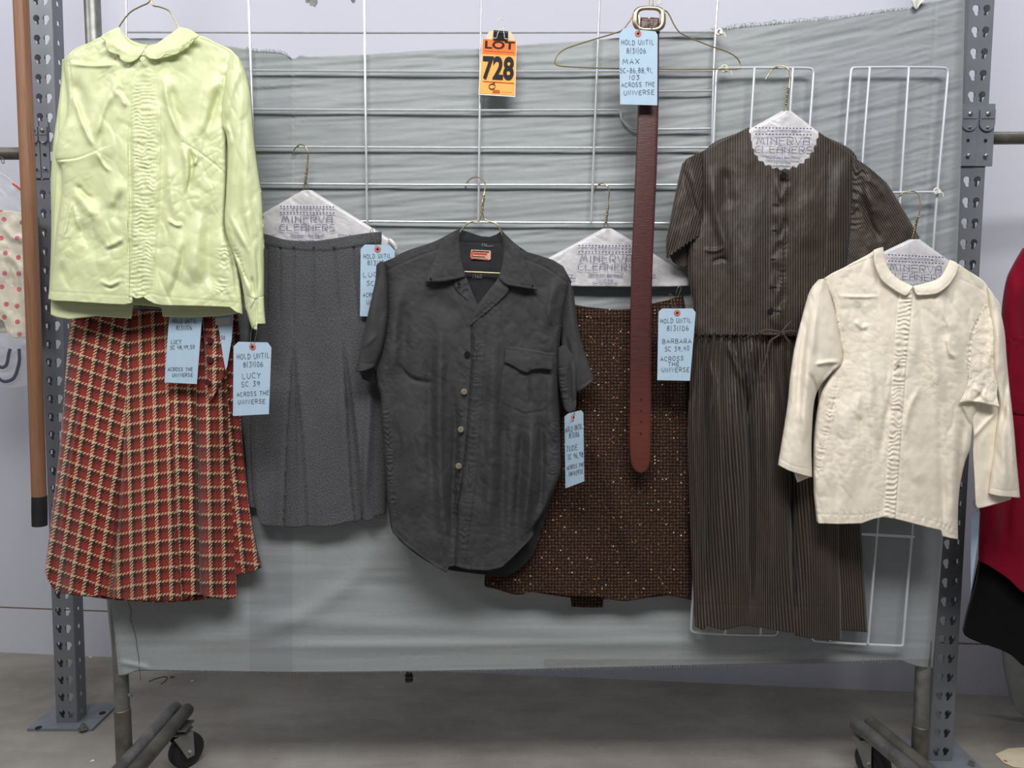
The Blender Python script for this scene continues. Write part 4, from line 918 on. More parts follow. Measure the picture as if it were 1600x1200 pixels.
# ================================================================== lime blouse
t = thing('lime_blouse', 'pale lime long-sleeved blouse with scalloped collar and pintucked front', 'blouse', P(230, 280, -.02)); LB = t
YB = -.048
def d_lb(X, Y, U, V):
    d = .016*np.sin(np.clip(U, 0, 1)*PI)**.8*(.6+.4*V)
    R_ = lambda p, w, a_, e='both': ridge(X, Y, p, w, a_*1.15, e)
    # placket and pintucks
    px = np.interp(Y, [90, 200, 300, 400, 470], [223, 223, 222, 219, 215]); q = X-px
    d = d+.0035*np.exp(-(q/26)**4)
    for k in (0, 7, 11, 15, 19, 23, 27): d = d+.0011*np.exp(-((q-k)/1.1)**2)*(1 if k else 1.2)
    for k in (-16, -12, -8): d = d+.0010*np.exp(-((q-k)/1.2)**2)
    on = np.exp(-((q-2)/18)**4)*np.clip((Y-100)/60, 0, 1)
    d = d+.001*on*(1.0*np.sin(2*PI*(Y/6.6+1.3*vnoise(q/9, Y/26, 3)))*(.3+vnoise(q/5, Y/9, 6))+1.2*fbm(q/6, Y/4, 13, 3))
    d = d+R_([(204, 150), (203, 240), (205, 330), (200, 420), (198, 462)], 3.5, -5, 'both')+R_([(252, 140), (256, 220), (252, 330), (243, 440), (232, 470)], 6, -3.5)
    # bust darts and drawn folds, left
    d = d+seam(X, Y, [(88, 251), (120, 247), (152, 235)], 1.4, -1.5)+step(X, Y, [(88, 251), (120, 247), (152, 235)], 12, 2.5)
    d = d+R_([(116, 150), (128, 190), (142, 222), (152, 236)], 4, 4)+R_([(112, 120), (128, 160), (132, 200)], 9, -4)+R_([(190, 110), (170, 160), (155, 205), (151, 232)], 8, 5.5)+R_([(175, 150), (162, 190), (154, 230)], 5, -4)
    d = d+R_([(180, 140), (190, 152), (198, 170)], 5, 3)+R_([(150, 236), (162, 258), (174, 270)], 3, 3)+R_([(152, 240), (146, 300), (152, 330)], 14, -4)+R_([(110, 290), (130, 318), (148, 336), (160, 350)], 8, 3.5)+R_([(116, 286), (136, 306), (150, 314)], 4, -3.5)
    d = d+R_([(120, 340), (140, 372), (158, 404), (160, 410)], 16, -5)+R_([(112, 350), (94, 380), (90, 430)], 12, 4)+R_([(160, 388), (180, 380), (196, 368)], 4, 2.4)+R_([(162, 393), (182, 386), (196, 377)], 4, -1.6)
    d = d+R_([(154, 436), (170, 446), (192, 437)], 3.5, 2.6)+R_([(158, 441), (172, 450), (190, 443)], 3, -2)+R_([(190, 300), (180, 340), (195, 345)], 6, -3)
    d = d+R_([(113, 310), (104, 350), (96, 380)], 2.5, 3)+R_([(113, 312), (120, 345), (128, 365)], 3, 2.4)+R_([(204, 290), (180, 300), (172, 330)], 10, 4)
    # right front
    d = d+seam(X, Y, [(285, 222), (305, 234), (330, 252), (353, 272)], 1.4, -1.5)+R_([(286, 222), (292, 262), (291, 306)], 5, 6, 'both')+R_([(296, 228), (300, 262), (292, 304)], 3, -5)+R_([(302, 234), (308, 246), (300, 262)], 3, 4)
    d = d+R_([(256, 110), (262, 160), (276, 200), (288, 222)], 5, 5)+R_([(268, 130), (276, 170), (290, 210)], 9, -4)+R_([(340, 110), (325, 150), (318, 190), (300, 222)], 9, 5)+R_([(346, 130), (334, 170), (322, 210)], 5, -4)
    d = d+R_([(260, 240), (268, 300), (272, 330), (288, 352)], 7, 4)+R_([(260, 342), (276, 352), (288, 350)], 3, 3)+R_([(316, 320), (306, 380), (300, 440), (296, 456)], 14, 6)+R_([(330, 300), (326, 380), (330, 460)], 12, -5)
    d = d+R_([(286, 360), (270, 420), (256, 470)], 8, 4)+R_([(292, 370), (280, 430), (262, 472)], 5, -3)
    d = d+pucker(X, Y, [(351, 380), (350, 420), (346, 462)], 9, 8, 1.8, 5)+R_([(352, 300), (353, 362), (364, 410), (374, 480)], 3, -4)
    # yoke gathers, shoulder seam, armholes, hem stitch
    d = d+R_([(100, 99), (150, 103), (190, 100)], 3, 2)+seam(X, Y, [(102, 92), (130, 74), (160, 62)], 1.2, -1)+seam(X, Y, [(374, 93), (345, 74), (312, 60)], 1.2, -1)
    d = d+seam(X, Y, [(108, 98), (112, 140), (110, 172), (100, 192), (90, 212)], 1.4, -1.5)+seam(X, Y, [(372, 94), (352, 120), (346, 160), (348, 195)], 1.4, -1.4)
    hy = np.interp(X, [75, 208, 229, 252, 380], [455, 463, 456, 463, 474]); d = d-.0007*np.exp(-((Y-hy)/1.3)**2)
    return d+wrinkle(X, Y, 101, 60, 26, 65, 1.0)+crumple(X, Y, 102, 30, 1.9, 62, 2.0)+crumple(X, Y, 103, 15, 1.8, -35, .9)+soft(X, Y, 104, 34, 44, 3.5)+soft(X, Y, 107, 7, 9, .25)
# back panel, seen inside the neck and below the front hem
sheet('back_panel', M['lime'], t, [(160, 58), (186, 44), (196, 57), (210, 66), (229, 72), (245, 68), (262, 56), (280, 43), (312, 58)], [(79, 492), (88, 496), (108, 499), (150, 494), (175, 496), (205, 498), (208, 476), (252, 480), (254, 495), (300, 496), (340, 494), (380, 489)],
      [(160, 58), (105, 90), (90, 230), (82, 400), (79, 492)], [(312, 58), (370, 90), (372, 230), (372, 400), (380, 489)], -.030, lambda X, Y, U, V: soft(X, Y, 111, 50, 60, 3)-.0*U-.0007*np.exp(-((Y-484)/1.5)**2), res=2.6, lin=('bot', 'top'))
# far (left) sleeve
sheet('sleeve', M['lime'], t, [(97, 93), (103, 92), (112, 97)], [(76, 466), (90, 468), (104, 468)], [(97, 93), (95, 130), (89, 180), (83, 225), (79, 285), (80, 340), (79, 404), (76, 466)], [(112, 97), (116, 200), (110, 330), (104, 468)], -.022,
      lambda X, Y, U, V: .005*np.sin(U*PI)+ridge(X, Y, [(99, 110), (96, 180), (90, 230)], 2.5, -3)+ridge(X, Y, [(90, 250), (87, 340), (84, 440)], 5, 3)+soft(X, Y, 121, 14, 60, 3), res=2.0, edge=(9, 10))
fb = sheet('front', M['lime'], t, [(98, 94), (104, 88), (130, 73), (158, 58), (168, 72), (182, 84), (200, 92), (225, 86), (250, 90), (275, 84), (295, 72), (311, 56), (340, 68), (360, 79), (371, 88)],
      [(75, 467), (84, 470), (110, 471), (140, 473), (170, 475), (196, 476), (207, 473), (201, 465), (204, 463), (214, 467), (224, 464), (229, 468), (240, 474), (252, 477), (300, 478), (340, 479), (359, 480), (368, 487), (380, 492)],
      [(98, 94), (105, 150), (103, 185), (92, 212), (86, 246), (95, 262), (96, 300), (90, 350), (84, 400), (75, 467)], [(371, 88), (362, 130), (354, 200), (353, 270), (352, 320), (354, 362), (367, 404), (376, 450), (380, 492)], YB, d_lb, res=1.55, edge=(14, 12), lin=('bot',))
button(fb, 223, 92.5, YB-.026, 3.2, M['lime_button']); 
MB().tube([P(224+4*math.cos(q), 109+3.6*math.sin(q), YB-.0265) for q in np.linspace(-PI*.6, PI*1.2, 14)], .0006, 6).build('button_loop', M['lime_button'], fb)
# near (right) sleeve with cuff
def d_sl(X, Y, U, V):
    R_ = lambda p, w, a_, e='both': ridge(X, Y, p, w, a_, e)
    d = .010*np.sin(U*PI)
    d = d+R_([(374, 100), (360, 150), (352, 192)], 6, 5)+R_([(352, 192), (360, 215), (355, 240)], 3, 4)+R_([(378, 120), (372, 200), (362, 280), (356, 350)], 7, 5)+R_([(386, 180), (384, 300), (396, 400), (404, 460)], 9, 5)
    d = d+R_([(356, 330), (376, 370), (392, 400)], 3, 3)+R_([(360, 390), (372, 410), (384, 440), (392, 470)], 4, 5)+R_([(366, 385), (378, 420), (392, 452)], 2.5, -4)+R_([(400, 380), (404, 430), (404, 462)], 2.5, -4)+R_([(393, 430), (397, 465)], 2.5, -4)
    d = d+pucker(X, Y, [(356, 370), (370, 400), (378, 440)], 6, 8, 1.6, 7)+seam(X, Y, [(385, 462), (398, 468), (412, 463)], 1.3, -1.6)+seam(X, Y, [(401, 300), (404, 400), (402, 460)], 1.1, -.7)
    return d+crumple(X, Y, 132, 16, 3, 80, 1.8)+wrinkle(X, Y, 131, 60, 14, 80, 1.)+soft(X, Y, 134, 16, 40, 2.2)
sv = sheet('sleeve', M['lime'], t, [(360, 80), (370, 87), (378, 97)], [(384, 484), (388, 488), (398, 468), (405, 466), (413, 463)], [(360, 80), (352, 120), (346, 193), (353, 209), (356, 240), (353, 308), (351, 340), (353, 362), (362, 390), (374, 425), (380, 455), (384, 484)],
      [(378, 97), (386, 120), (392, 150), (398, 224), (407, 290), (411, 328), (413, 404), (413, 463)], YB-.014, d_sl, res=1.6, edge=(10, 14), lin=('bot',))
cf = sheet('cuff', M['lime'], t, [(384, 480), (392, 470), (400, 466), (412, 463)], [(393, 512), (396, 514), (401, 516), (402, 506), (415, 506)], [(384, 480), (388, 496), (393, 512)], [(412, 463), (413, 485), (415, 506)], YB-.017, lambda X, Y, U, V: .006*np.sin(U*PI)+ridge(X, Y, [(401, 468), (401, 514)], 1.6, -3)+soft(X, Y, 138, 9, 12, 1.5), res=1.5, edge=(5, 6), lin=('bot',))
# scalloped collar in two leaves
yc = YB-.016
def d_col(X, Y, U, V): return .006*np.sin(V*PI*.55)+soft(X, Y, 141, 14, 10, 2)+ridge(X, Y, [(172, 62), (186, 76), (205, 86)], 4, 1.5)+ridge(X, Y, [(300, 58), (280, 72), (250, 82)], 4, 1.5)
sheet('collar', M['lime'], t, [(186, 42), (190, 52), (196, 61), (205, 68), (214, 72), (222, 73), (226, 76)], [(157, 57), (160, 61), (165, 65), (165, 72), (170, 80), (178, 84), (186, 86), (188, 92), (195, 97), (203, 97), (212, 93), (220, 85), (226, 76)],
      [(186, 42), (172, 48), (157, 57)], [(226, 76), (226, 76.5)], yc, d_col, res=1.5, lin=('right',), thick=.0016)
sheet('collar', M['lime'], t, [(225, 76), (232, 75), (242, 70), (256, 62), (268, 54), (275, 47), (280, 42)], [(225, 76), (228, 86), (234, 91), (243, 92), (252, 90), (259, 85), (268, 86), (278, 83), (284, 76), (292, 75), (297, 69), (299, 62), (306, 60), (311, 55)],
      [(225, 76), (225, 76.5)], [(280, 42), (296, 46), (311, 55)], yc-.001, d_col, res=1.5, lin=('left',), thick=.0016)
sheet('collar_stand', M['lime'], t, [(186, 42), (195, 55), (208, 64), (222, 69), (231, 70)], [(187, 46), (194, 60), (205, 68), (216, 73), (226, 77)], [(186, 42), (187, 46)], [(231, 70), (226, 77)], yc+.006, None, res=1.5)

# ================================================================== charcoal work shirt
t = thing('charcoal_shirt', 'charcoal short-sleeved button shirt hanging open at the collar on a bare wire hanger', 'shirt', P(750, 560, -.01)); CS = t
YS = -.028
def lat(pts): return [q[1] for q in pts], [q[0] for q in pts]
def d_cs(X, Y, U, V):
    R_ = lambda p, w, a_, e='both': ridge(X, Y, p, w, a_*1.35, e)
    d = .020*np.sin(np.clip(U, 0, 1)*PI)**.8
    # shoulder yokes
    for s_ in ([(600, 426), (615, 418), (650, 402), (690, 388)], [(800, 400), (822, 406), (855, 420), (893, 447)]): d = d+seam(X, Y, s_, 1.3, -1.5)+step(X, Y, s_, 6, 1)
    # armhole pucker
    d = d+pucker(X, Y, [(602, 430), (607, 460), (606, 500), (600, 540), (594, 560)], 5, 6.5, 2.0, 21)+pucker(X, Y, [(893, 452), (885, 480), (878, 510), (875, 550), (876, 590)], 5, 6.5, 1.8, 23)
    d = d+seam(X, Y, [(600, 430), (603, 460), (602, 500), (597, 545)], 1.3, -1.4)+seam(X, Y, [(889, 452), (881, 480), (874, 520), (871, 560)], 1.3, -1.4)
    # side seam pucker
    d = d+pucker(X, Y, [(600, 625), (606, 680), (609, 730), (614, 780), (620, 808)], 6, 7, 2.2, 25)+pucker(X, Y, [(872, 650), (868, 700), (862, 745)], 8, 8, 1.6, 27)
    # button band edge, placket
    ed = [(735, 506), (737, 540), (736, 572), (732, 635), (730, 673), (722, 746), (713, 793), (711, 884)]
    ex_ = np.interp(Y, *lat(ed)); wv = np.clip((Y-500)/30, 0, 1)
    d = d+wv*np.where(X < ex_, .0035*np.exp((X-ex_)/30), -.004*np.exp(-(X-ex_)/26))-.003*wv*np.exp(-((X-ex_-1.5)/2.)**2)
    e2 = np.interp(Y, [500, 545, 730, 884], [759, 758, 747, 727]); d = d-.0016*wv*np.exp(-((X-e2)/1.4)**2)+.0012*wv*(X < e2)*(X > ex_)
    d = d+pucker(X, Y, [(746, 520), (742, 640), (734, 760), (720, 880)], 9, 9, .9, 29)+pucker(X, Y, [(728, 560), (722, 640), (714, 760), (704, 880)], 5, 12, 1.2, 33)
    # long hanging folds
    d = d+R_([(692, 470), (687, 560), (686, 680), (690, 790), (700, 894)], 9, 9, 'both')+R_([(676, 500), (672, 640), (678, 800)], 9, -4)+R_([(703, 590), (712, 660), (708, 760), (706, 880)], 7, -7)+R_([(775, 470), (770, 600), (766, 740), (760, 890)], 10, 7)+R_([(790, 600), (786, 740), (784, 880)], 8, -5)
    d = d+R_([(832, 640), (828, 740), (818, 850)], 7, 8)+R_([(818, 640), (812, 740), (804, 860)], 7, -6)+R_([(846, 640), (846, 760), (836, 820)], 6, -6)+R_([(862, 560), (860, 640), (868, 700)], 7, 5)
    d = d+R_([(640, 430), (622, 470), (616, 530), (612, 600)], 10, 6)+R_([(630, 470), (632, 560), (640, 620)], 10, -4)+R_([(615, 560), (640, 590), (672, 598), (686, 596)], 4, -3)+R_([(655, 460), (700, 480), (720, 500)], 14, -3)
    d = d+R_([(870, 430), (860, 470), (856, 520)], 8, 5)+R_([(610, 760), (622, 700), (616, 640)], 6, -3)+R_([(650, 640), (660, 720), (650, 820)], 18, 4)+R_([(590, 585), (598, 640), (604, 700)], 6, 3)
    # pocket
    for s_ in ([(788, 567), (783, 600), (781, 629)], [(781, 629), (800, 637), (819, 646)], [(819, 646), (836, 644), (852, 640)], [(852, 640), (857, 610), (861, 578)]): d = d+seam(X, Y, s_, 1.2, -1.2)
    inp = (X > 783+(640-Y)*.07)*(X < 857)*(Y > 565)*(Y < np.interp(X, [781, 819, 855], [629, 646, 640])); d = d+.0014*inp
    d = d+R_([(828, 585), (829, 640)], 2.2, -2)
    # hem stitch
    for s_ in ([(624, 812), (618, 828), (640, 850), (668, 872), (698, 889)], [(712, 879), (735, 884), (762, 886), (785, 880), (809, 857), (832, 832)]): d = d+seam(X, Y, s_, 1.2, -.9)
    return d+crumple(X, Y, 152, 20, 1.8, 78, 1.6)+crumple(X, Y, 153, 9, 1.6, 30, .5)+wrinkle(X, Y, 151, 26, 12, 35, .9)+wrinkle(X, Y, 155, 30, 14, -50, .7)+soft(X, Y, 158, 26, 40, 3)+soft(X, Y, 161, 5, 5, .35)
# back with the inside of the yoke
sheet('back_panel', M['charcoal_in'], t, [(690, 372), (718, 358), (728, 361), (740, 365), (752, 369), (765, 370), (776, 366), (784, 360), (812, 388)], [(612, 820), (625, 845), (680, 884), (740, 896), (790, 899), (812, 889), (832, 868), (839, 850)],
      [(690, 372), (600, 420), (596, 560), (600, 700), (612, 820)], [(812, 388), (890, 440), (878, 560), (876, 700), (876, 738), (858, 790), (839, 850)], .012,
      lambda X, Y, U, V: -.0012*np.exp(-((Y-(379+.04*(X-740)))/1.4)**2)-.0016*np.exp(-((Y-(441-.0*X))/1.8)**2)-.003*np.exp(-((X-748)/2.5)**2)*(Y > 445)+soft(X, Y, 171, 20, 30, 3)+soft(X, Y, 173, 6, 5, .4), res=2.6, lin=('top',))
lb = simplepoly('neck_label', [(736, 391), (737, 390), (766, 391.5), (767, 394), (766.5, 405), (764, 406.5), (737, 404.5), (735, 402)], lambda x, y: .009, M['label_pink'], t, .001)
simplepoly('label_band', [(738, 391.5), (764, 393), (764, 394.6), (738, 393)], lambda x, y: .0084, M['ink'], lb, .0003)
simplepoly('label_band', [(740, 394.5), (761, 395.8), (761, 398.6), (740, 397.4)], lambda x, y: .0084, M['label_red'], lb, .0003)
simplepoly('label_edge', [(736.4, 393), (739, 393), (738.6, 403), (736, 402.6)], lambda x, y: .0084, M['label_red'], lb, .0003)
simplepoly('label_band', [(739, 400), (758, 401), (758, 402.2), (739, 401.3)], lambda x, y: .0084, M['ink'], lb, .0003)
simplepoly('label_band', [(739, 403), (763, 404.4), (763, 405.4), (739, 404.2)], lambda x, y: .0084, M['label_red'], lb, .0003)
mb = MB(); strokes(mb, '1960', 738, 753, 434, 5, lambda x, y: .0085, .00035, jit=.08); mb.build('pen_mark', M['white_mark'], t)
mb = MB(); strokes(mb, 'CU', 753, 760, 384.5, 3.4, lambda x, y: .0085, .00030, jit=.08); mb.tube([P(760, 384.6, .0075), P(771, 384.4, .0075)], .0003, 4); mb.build('pen_mark', M['white_mark'], t)
# sleeves
def d_s1(X, Y, U, V): return .008*np.sin(U*PI)+ridge(X, Y, [(588, 430), (580, 500), (574, 570)], 8, 4)+ridge(X, Y, [(566, 545), (582, 530), (592, 520)], 3, 2)+ridge(X, Y, [(562, 566), (575, 569), (588, 566)], 1.4, -1.2)+wrinkle(X, Y, 181, 26, 10, -60, 1.)+soft(X, Y, 184, 18, 30, 2.5)
sheet('sleeve_inside', M['charcoal_in'], t, [(560, 578), (586, 574)], [(566, 592), (584, 600), (594, 606)], [(560, 578), (566, 592)], [(586, 574), (594, 606)], -.002, None, res=2.5)
sheet('sleeve', M['charcoal'], t, [(588, 414), (596, 408), (604, 414)], [(556, 581), (566, 580), (576, 577), (588, 573)], [(588, 414), (586, 440), (575, 490), (564, 540), (556, 581)], [(604, 414), (607, 450), (606, 500), (598, 545), (588, 573)], YS-.006, d_s1, res=1.9, edge=(9, 12))
def d_s2(X, Y, U, V): return .008*np.sin(U*PI)+ridge(X, Y, [(895, 470), (900, 530), (905, 600)], 6, 4)+ridge(X, Y, [(884, 520), (890, 560), (894, 600)], 3, -5)+pucker(X, Y, [(880, 560), (884, 600), (890, 640)], 7, 8, 2.4, 41)+ridge(X, Y, [(905, 604), (918, 596), (927, 588)], 1.4, -1.2)+wrinkle(X, Y, 186, 26, 10, 60, 1.)+soft(X, Y, 188, 18, 30, 2.5)
sheet('sleeve', M['charcoal'], t, [(884, 438), (889, 440), (896, 452)], [(900, 612), (902, 614), (915, 605), (929, 593)], [(884, 438), (878, 500), (878, 560), (886, 600), (900, 612)], [(896, 452), (902, 502), (912, 545), (929, 593)], YS+.004, d_s2, res=1.9, edge=(8, 10))
sheet('sleeve_underside', M['charcoal'], t, [(871, 545), (880, 540), (892, 550), (901, 560)], [(880, 635), (886, 643), (892, 645), (899, 637), (901, 616)], [(871, 545), (872, 590), (880, 635)], [(901, 560), (903, 590), (901, 616)], YS-.002,
      lambda X, Y, U, V: .006*np.sin(U*PI)+pucker(X, Y, [(876, 560), (880, 600), (884, 636)], 7, 7, 2.6, 43)+ridge(X, Y, [(891, 560), (890, 600), (893, 640)], 2.5, -4)+ridge(X, Y, [(898, 560), (898, 635)], 3, 3), res=1.6, edge=(5, 7))
LE = [(602, 410), (600, 430), (604, 470), (604, 510), (597, 550), (588, 578), (590, 600), (595, 620), (596, 667), (602, 722), (605, 780), (608, 815)]
fr_ = sheet('front', M['charcoal'], t, [(600, 409), (640, 392), (688, 374), (712, 392), (722, 420), (733, 446), (746, 476), (760, 458), (775, 440), (788, 410), (811, 390), (840, 398), (864, 406), (880, 416), (893, 440)],
      [(610, 822), (614, 833), (635, 853), (667, 876), (685, 888), (698, 895), (701, 886), (709, 884), (730, 890), (762, 892), (784, 887), (809, 863), (822, 850), (834, 836)],
      [(600, 409), (603, 440), (604, 480), (603, 510), (597, 550), (588, 578), (590, 600), (595, 620), (596, 667), (602, 722), (605, 780), (610, 822)],
      [(893, 440), (884, 480), (877, 520), (873, 560), (872, 600), (874, 650), (876, 700), (876, 736), (864, 770), (850, 800), (834, 824), (834, 836)], YS, d_cs, res=1.55, edge=(12, 16), lin=('bot', 'top'))
yb = YS-.0285
for px, py, m in ((730, 553, 'black_button'), (725, 612, 'brown_button'), (720, 671, 'brown_button'), (716.5, 728, 'brown_button')): button(fr_, px, py, yb, 4.3, M[m])
for px, py in ((745, 556), (740, 672), (733, 731)): MB().tube([P(px, py-5, YS-.022), P(px-.6, py+5, YS-.022)], .0006, 5).build('buttonhole', M['charcoal_in'], fr_)
# pocket flap
sheet('pocket_flap', M['charcoal'], t, [(790, 541), (828, 546), (866, 553)], [(788, 567), (800, 572), (812, 579), (823, 583), (834, 578), (850, 577), (863, 579)], [(790, 541), (788, 567)], [(866, 553), (863, 579)], YS-.0235,
      lambda X, Y, U, V: seam(X, Y, [(791, 546), (864, 557)], 1.1, -.7)+soft(X, Y, 191, 12, 12, 2.)+ridge(X, Y, [(826, 556), (828, 580)], 3, 2), res=1.5, edge=(2, 2, 'lrb'))
# collar leaves and turned-back lapels
def d_cc(X, Y, U, V): return .008*np.sin(np.clip(U, 0, 1)*PI)+soft(X, Y, 201, 12, 14, 2.2)+wrinkle(X, Y, 205, 14, 7, 20, .7)+seam(X, Y, [(692, 378), (670, 436), (710, 431)], 1., -.8, sm=False)+seam(X, Y, [(808, 392), (834, 448), (794, 441)], 1., -.8, sm=False)
yk = YS-.024
sheet('collar', M['charcoal'], t, [(690, 372), (704, 364), (718, 357)], [(664, 442), (690, 441), (712, 437), (728, 433)], [(690, 372), (680, 400), (664, 442)], [(718, 357), (718, 380), (721, 405), (728, 433)], yk, d_cc, res=1.5, edge=(3, 3, 'lrb'), thick=.002)
sheet('collar', M['charcoal'], t, [(784, 361), (798, 374), (812, 387)], [(779, 436), (792, 446), (815, 450), (840, 454)], [(784, 361), (787, 390), (785, 410), (779, 436)], [(812, 387), (824, 415), (840, 454)], yk, d_cc, res=1.5, edge=(3, 3, 'lrb'), thick=.002)
sheet('lapel', M['charcoal'], t, [(709, 436), (718, 434), (728, 432)], [(742, 482), (744, 486), (747, 478)], [(709, 436), (710, 448), (716, 457), (724, 464), (742, 482)], [(728, 432), (736, 452), (747, 478)], yk+.003, lambda X, Y, U, V: seam(X, Y, [(716, 444), (728, 458), (742, 474)], 1.1, -.9)+soft(X, Y, 207, 8, 8, 2.2)+ridge(X, Y, [(722, 460), (732, 452)], 2, -2.5), res=1.4, edge=(2, 2, 'lr'), thick=.002)
sheet('lapel', M['charcoal'], t, [(779, 435), (787, 440), (795, 446)], [(734, 507), (736, 508), (741, 503)], [(779, 435), (765, 452), (747, 478), (739, 494), (734, 507)], [(795, 446), (795, 456), (782, 470), (762, 488), (741, 503)], yk+.001, lambda X, Y, U, V: seam(X, Y, [(786, 444), (787, 456), (762, 480), (741, 499)], 1.1, -.9)+pucker(X, Y, [(780, 462), (765, 478), (745, 495)], 5, 7, 1.6, 51)+soft(X, Y, 209, 10, 10, 2.4), res=1.4, edge=(2, 2, 'lr'), thick=.002)
button(t, 717, 443.5, yk-.0035, 2.4, M['black_button'], False); button(t, 832, 447, yk-.008, 1.8, M['black_button'], False); button(t, 673, 436, yk-.008, 1.8, M['black_button'], False)

# ================================================================== striped brown dress
t = thing('striped_dress', 'dark brown fine-striped short-sleeved dress with scalloped neck and gathered skirt', 'dress', P(1220, 560, .01)); BD = t
YD = .006
def zig(pts, amp, n):
    p = resample(smooth_pts(pts), n*2); d_ = np.gradient(p, axis=0); nn = np.stack([-d_[:, 1], d_[:, 0]], -1); nn /= np.linalg.norm(nn, axis=1)[:, None]
    q = p.copy(); q[1:-1:2] += nn[1:-1:2]*amp; return [tuple(a_) for a_ in q]
neck = [(1172, 198), (1178, 233), (1190, 250), (1213, 261), (1230, 262), (1249, 255), (1268, 237), (1279, 206)]
def d_bd(X, Y, U, V):
    R_ = lambda p, w, a_, e='both': ridge(X, Y, p, w, a_*1.3, e)
    d = .018*np.sin(np.clip(U, 0, 1)*PI)**.8
    d = d+seam(X, Y, [(1092, 246), (1096, 290), (1094, 342)], 1.3, -1.6)+seam(X, Y, [(1336, 258), (1332, 300), (1327, 380)], 1.3, -1.6)+seam(X, Y, [(1146, 270), (1145, 400), (1143, 515)], 1.4, -1.4)+seam(X, Y, [(1294, 240), (1292, 330), (1288, 420)], 1.6, -2.)
    px = np.interp(Y, [262, 412, 505], [1232, 1225, 1221]); q = X-px
    d = d+.003*np.exp(-((q+10)/12)**4)-.002*np.exp(-((q-1)/2)**2)+.001*np.exp(-((q+8)/12)**4)*2.6*np.sin(2*PI*(Y/38+.8*vnoise(q/9, Y/30, 5)))+pucker(X, Y, [(1230, 268), (1224, 400), (1219, 508)], 4, 8, 1.5, 61)
    d = d+R_([(1112, 250), (1118, 330), (1140, 400), (1146, 430)], 9, 6)+R_([(1132, 260), (1140, 330)], 9, -5)+R_([(1098, 390), (1118, 392), (1134, 384)], 3, 3)+R_([(1110, 410), (1130, 404), (1136, 412)], 3, -3)
    d = d+R_([(1316, 240), (1310, 300), (1300, 380)], 10, 5)+R_([(1180, 280), (1176, 360), (1170, 500)], 22, 4)+R_([(1265, 290), (1262, 400)], 20, 4)
    return d+soft(X, Y, 211, 26, 60, 4)+soft(X, Y, 214, 8, 10, .6)
def uvs(ox=0, lean=0.): return lambda X, Y, U, V: ((X+lean*(Y-300))/100.+ox, -Y/100.)
sheet('back_panel', M['stripe'], t, [(1172, 200), (1225, 268), (1279, 207)], [(1100, 522), (1200, 524), (1300, 524)], [(1172, 200), (1100, 240), (1092, 400), (1100, 522)], [(1279, 207), (1340, 250), (1320, 400), (1300, 524)], .040, None, res=4, lin=('top',))
# sleeves
def d_b1(X, Y, U, V): return .010*np.sin(U*PI)+ridge(X, Y, [(1068, 262), (1078, 300), (1090, 340)], 4, -4)+ridge(X, Y, [(1062, 290), (1054, 340), (1050, 395)], 8, 4)+ridge(X, Y, [(1080, 262), (1088, 300), (1094, 340)], 4, 4)+soft(X, Y, 221, 16, 30, 3)
sheet('sleeve_inside', M['stripe'], t, [(1044, 396), (1060, 384), (1092, 362)], [(1052, 410), (1068, 418), (1080, 410), (1090, 396)], [(1044, 396), (1052, 410)], [(1092, 362), (1090, 396)], .026, None, res=2, uvf=uvs(0, .4))
sheet('sleeve', M['stripe'], t, [(1066, 256), (1075, 247), (1096, 237)], zig([(1041, 403), (1055, 392), (1075, 378), (1094, 366)], 3.2, 9), [(1066, 256), (1058, 290), (1048, 340), (1041, 377), (1041, 403)], [(1096, 237), (1098, 290), (1094, 340), (1094, 366)], YD-.004, d_b1, res=1.7, edge=(9, 14, 'l'), lin=('bot',), uvf=uvs(0, .28))
def d_b2(X, Y, U, V): return .014*np.sin(U*PI)+pucker(X, Y, [(1340, 262), (1332, 300), (1330, 360)], 12, 14, 2.4, 71)+ridge(X, Y, [(1345, 275), (1372, 292), (1384, 316)], 5, 4)+ridge(X, Y, [(1350, 268), (1360, 310), (1380, 350)], 9, 6)+ridge(X, Y, [(1345, 300), (1360, 350), (1380, 380)], 5, -5)+soft(X, Y, 224, 18, 24, 4)
sheet('sleeve', M['stripe'], t, [(1332, 244), (1353, 258), (1370, 272), (1386, 286)], [(1322, 424), (1350, 412), (1390, 395), (1420, 380), (1438, 372)], [(1332, 244), (1332, 300), (1328, 360), (1322, 424)], [(1386, 286), (1398, 304), (1410, 324), (1424, 348), (1438, 372)], YD-.002, d_b2, res=1.8, edge=(9, 12, 'r'), uvf=uvs(0, -.6))
fb = sheet('bodice', M['stripe'], t, [(1092, 239), (1110, 230), (1140, 214), (1171, 198)]+zig(neck, 4.2, 15)[1:]+[(1300, 220), (1317, 232), (1336, 246)], [(1085, 523), (1130, 524), (1190, 524), (1240, 526), (1320, 526)],
      [(1092, 239), (1096, 290), (1094, 342), (1078, 380), (1076, 430), (1084, 480), (1085, 523)], [(1336, 246), (1333, 300), (1328, 360), (1322, 420), (1320, 526)], YD, d_bd, res=1.7, edge=(9, 12), lin=('top',), uvf=uvs())
button(fb, 1224, 273, YD-.026, 5, M['black_button'], False); button(fb, 1204, 485, YD-.026, 4.6, M['black_button'])
for px, py in ((1213, 319), (1212, 360), (1210, 405), (1208, 448), (1214, 485)): MB().tube([P(px-6, py-1, YD-.0235), P(px+6, py+1, YD-.0235)], .0010, 5).build('buttonhole', M['black_button'], fb)
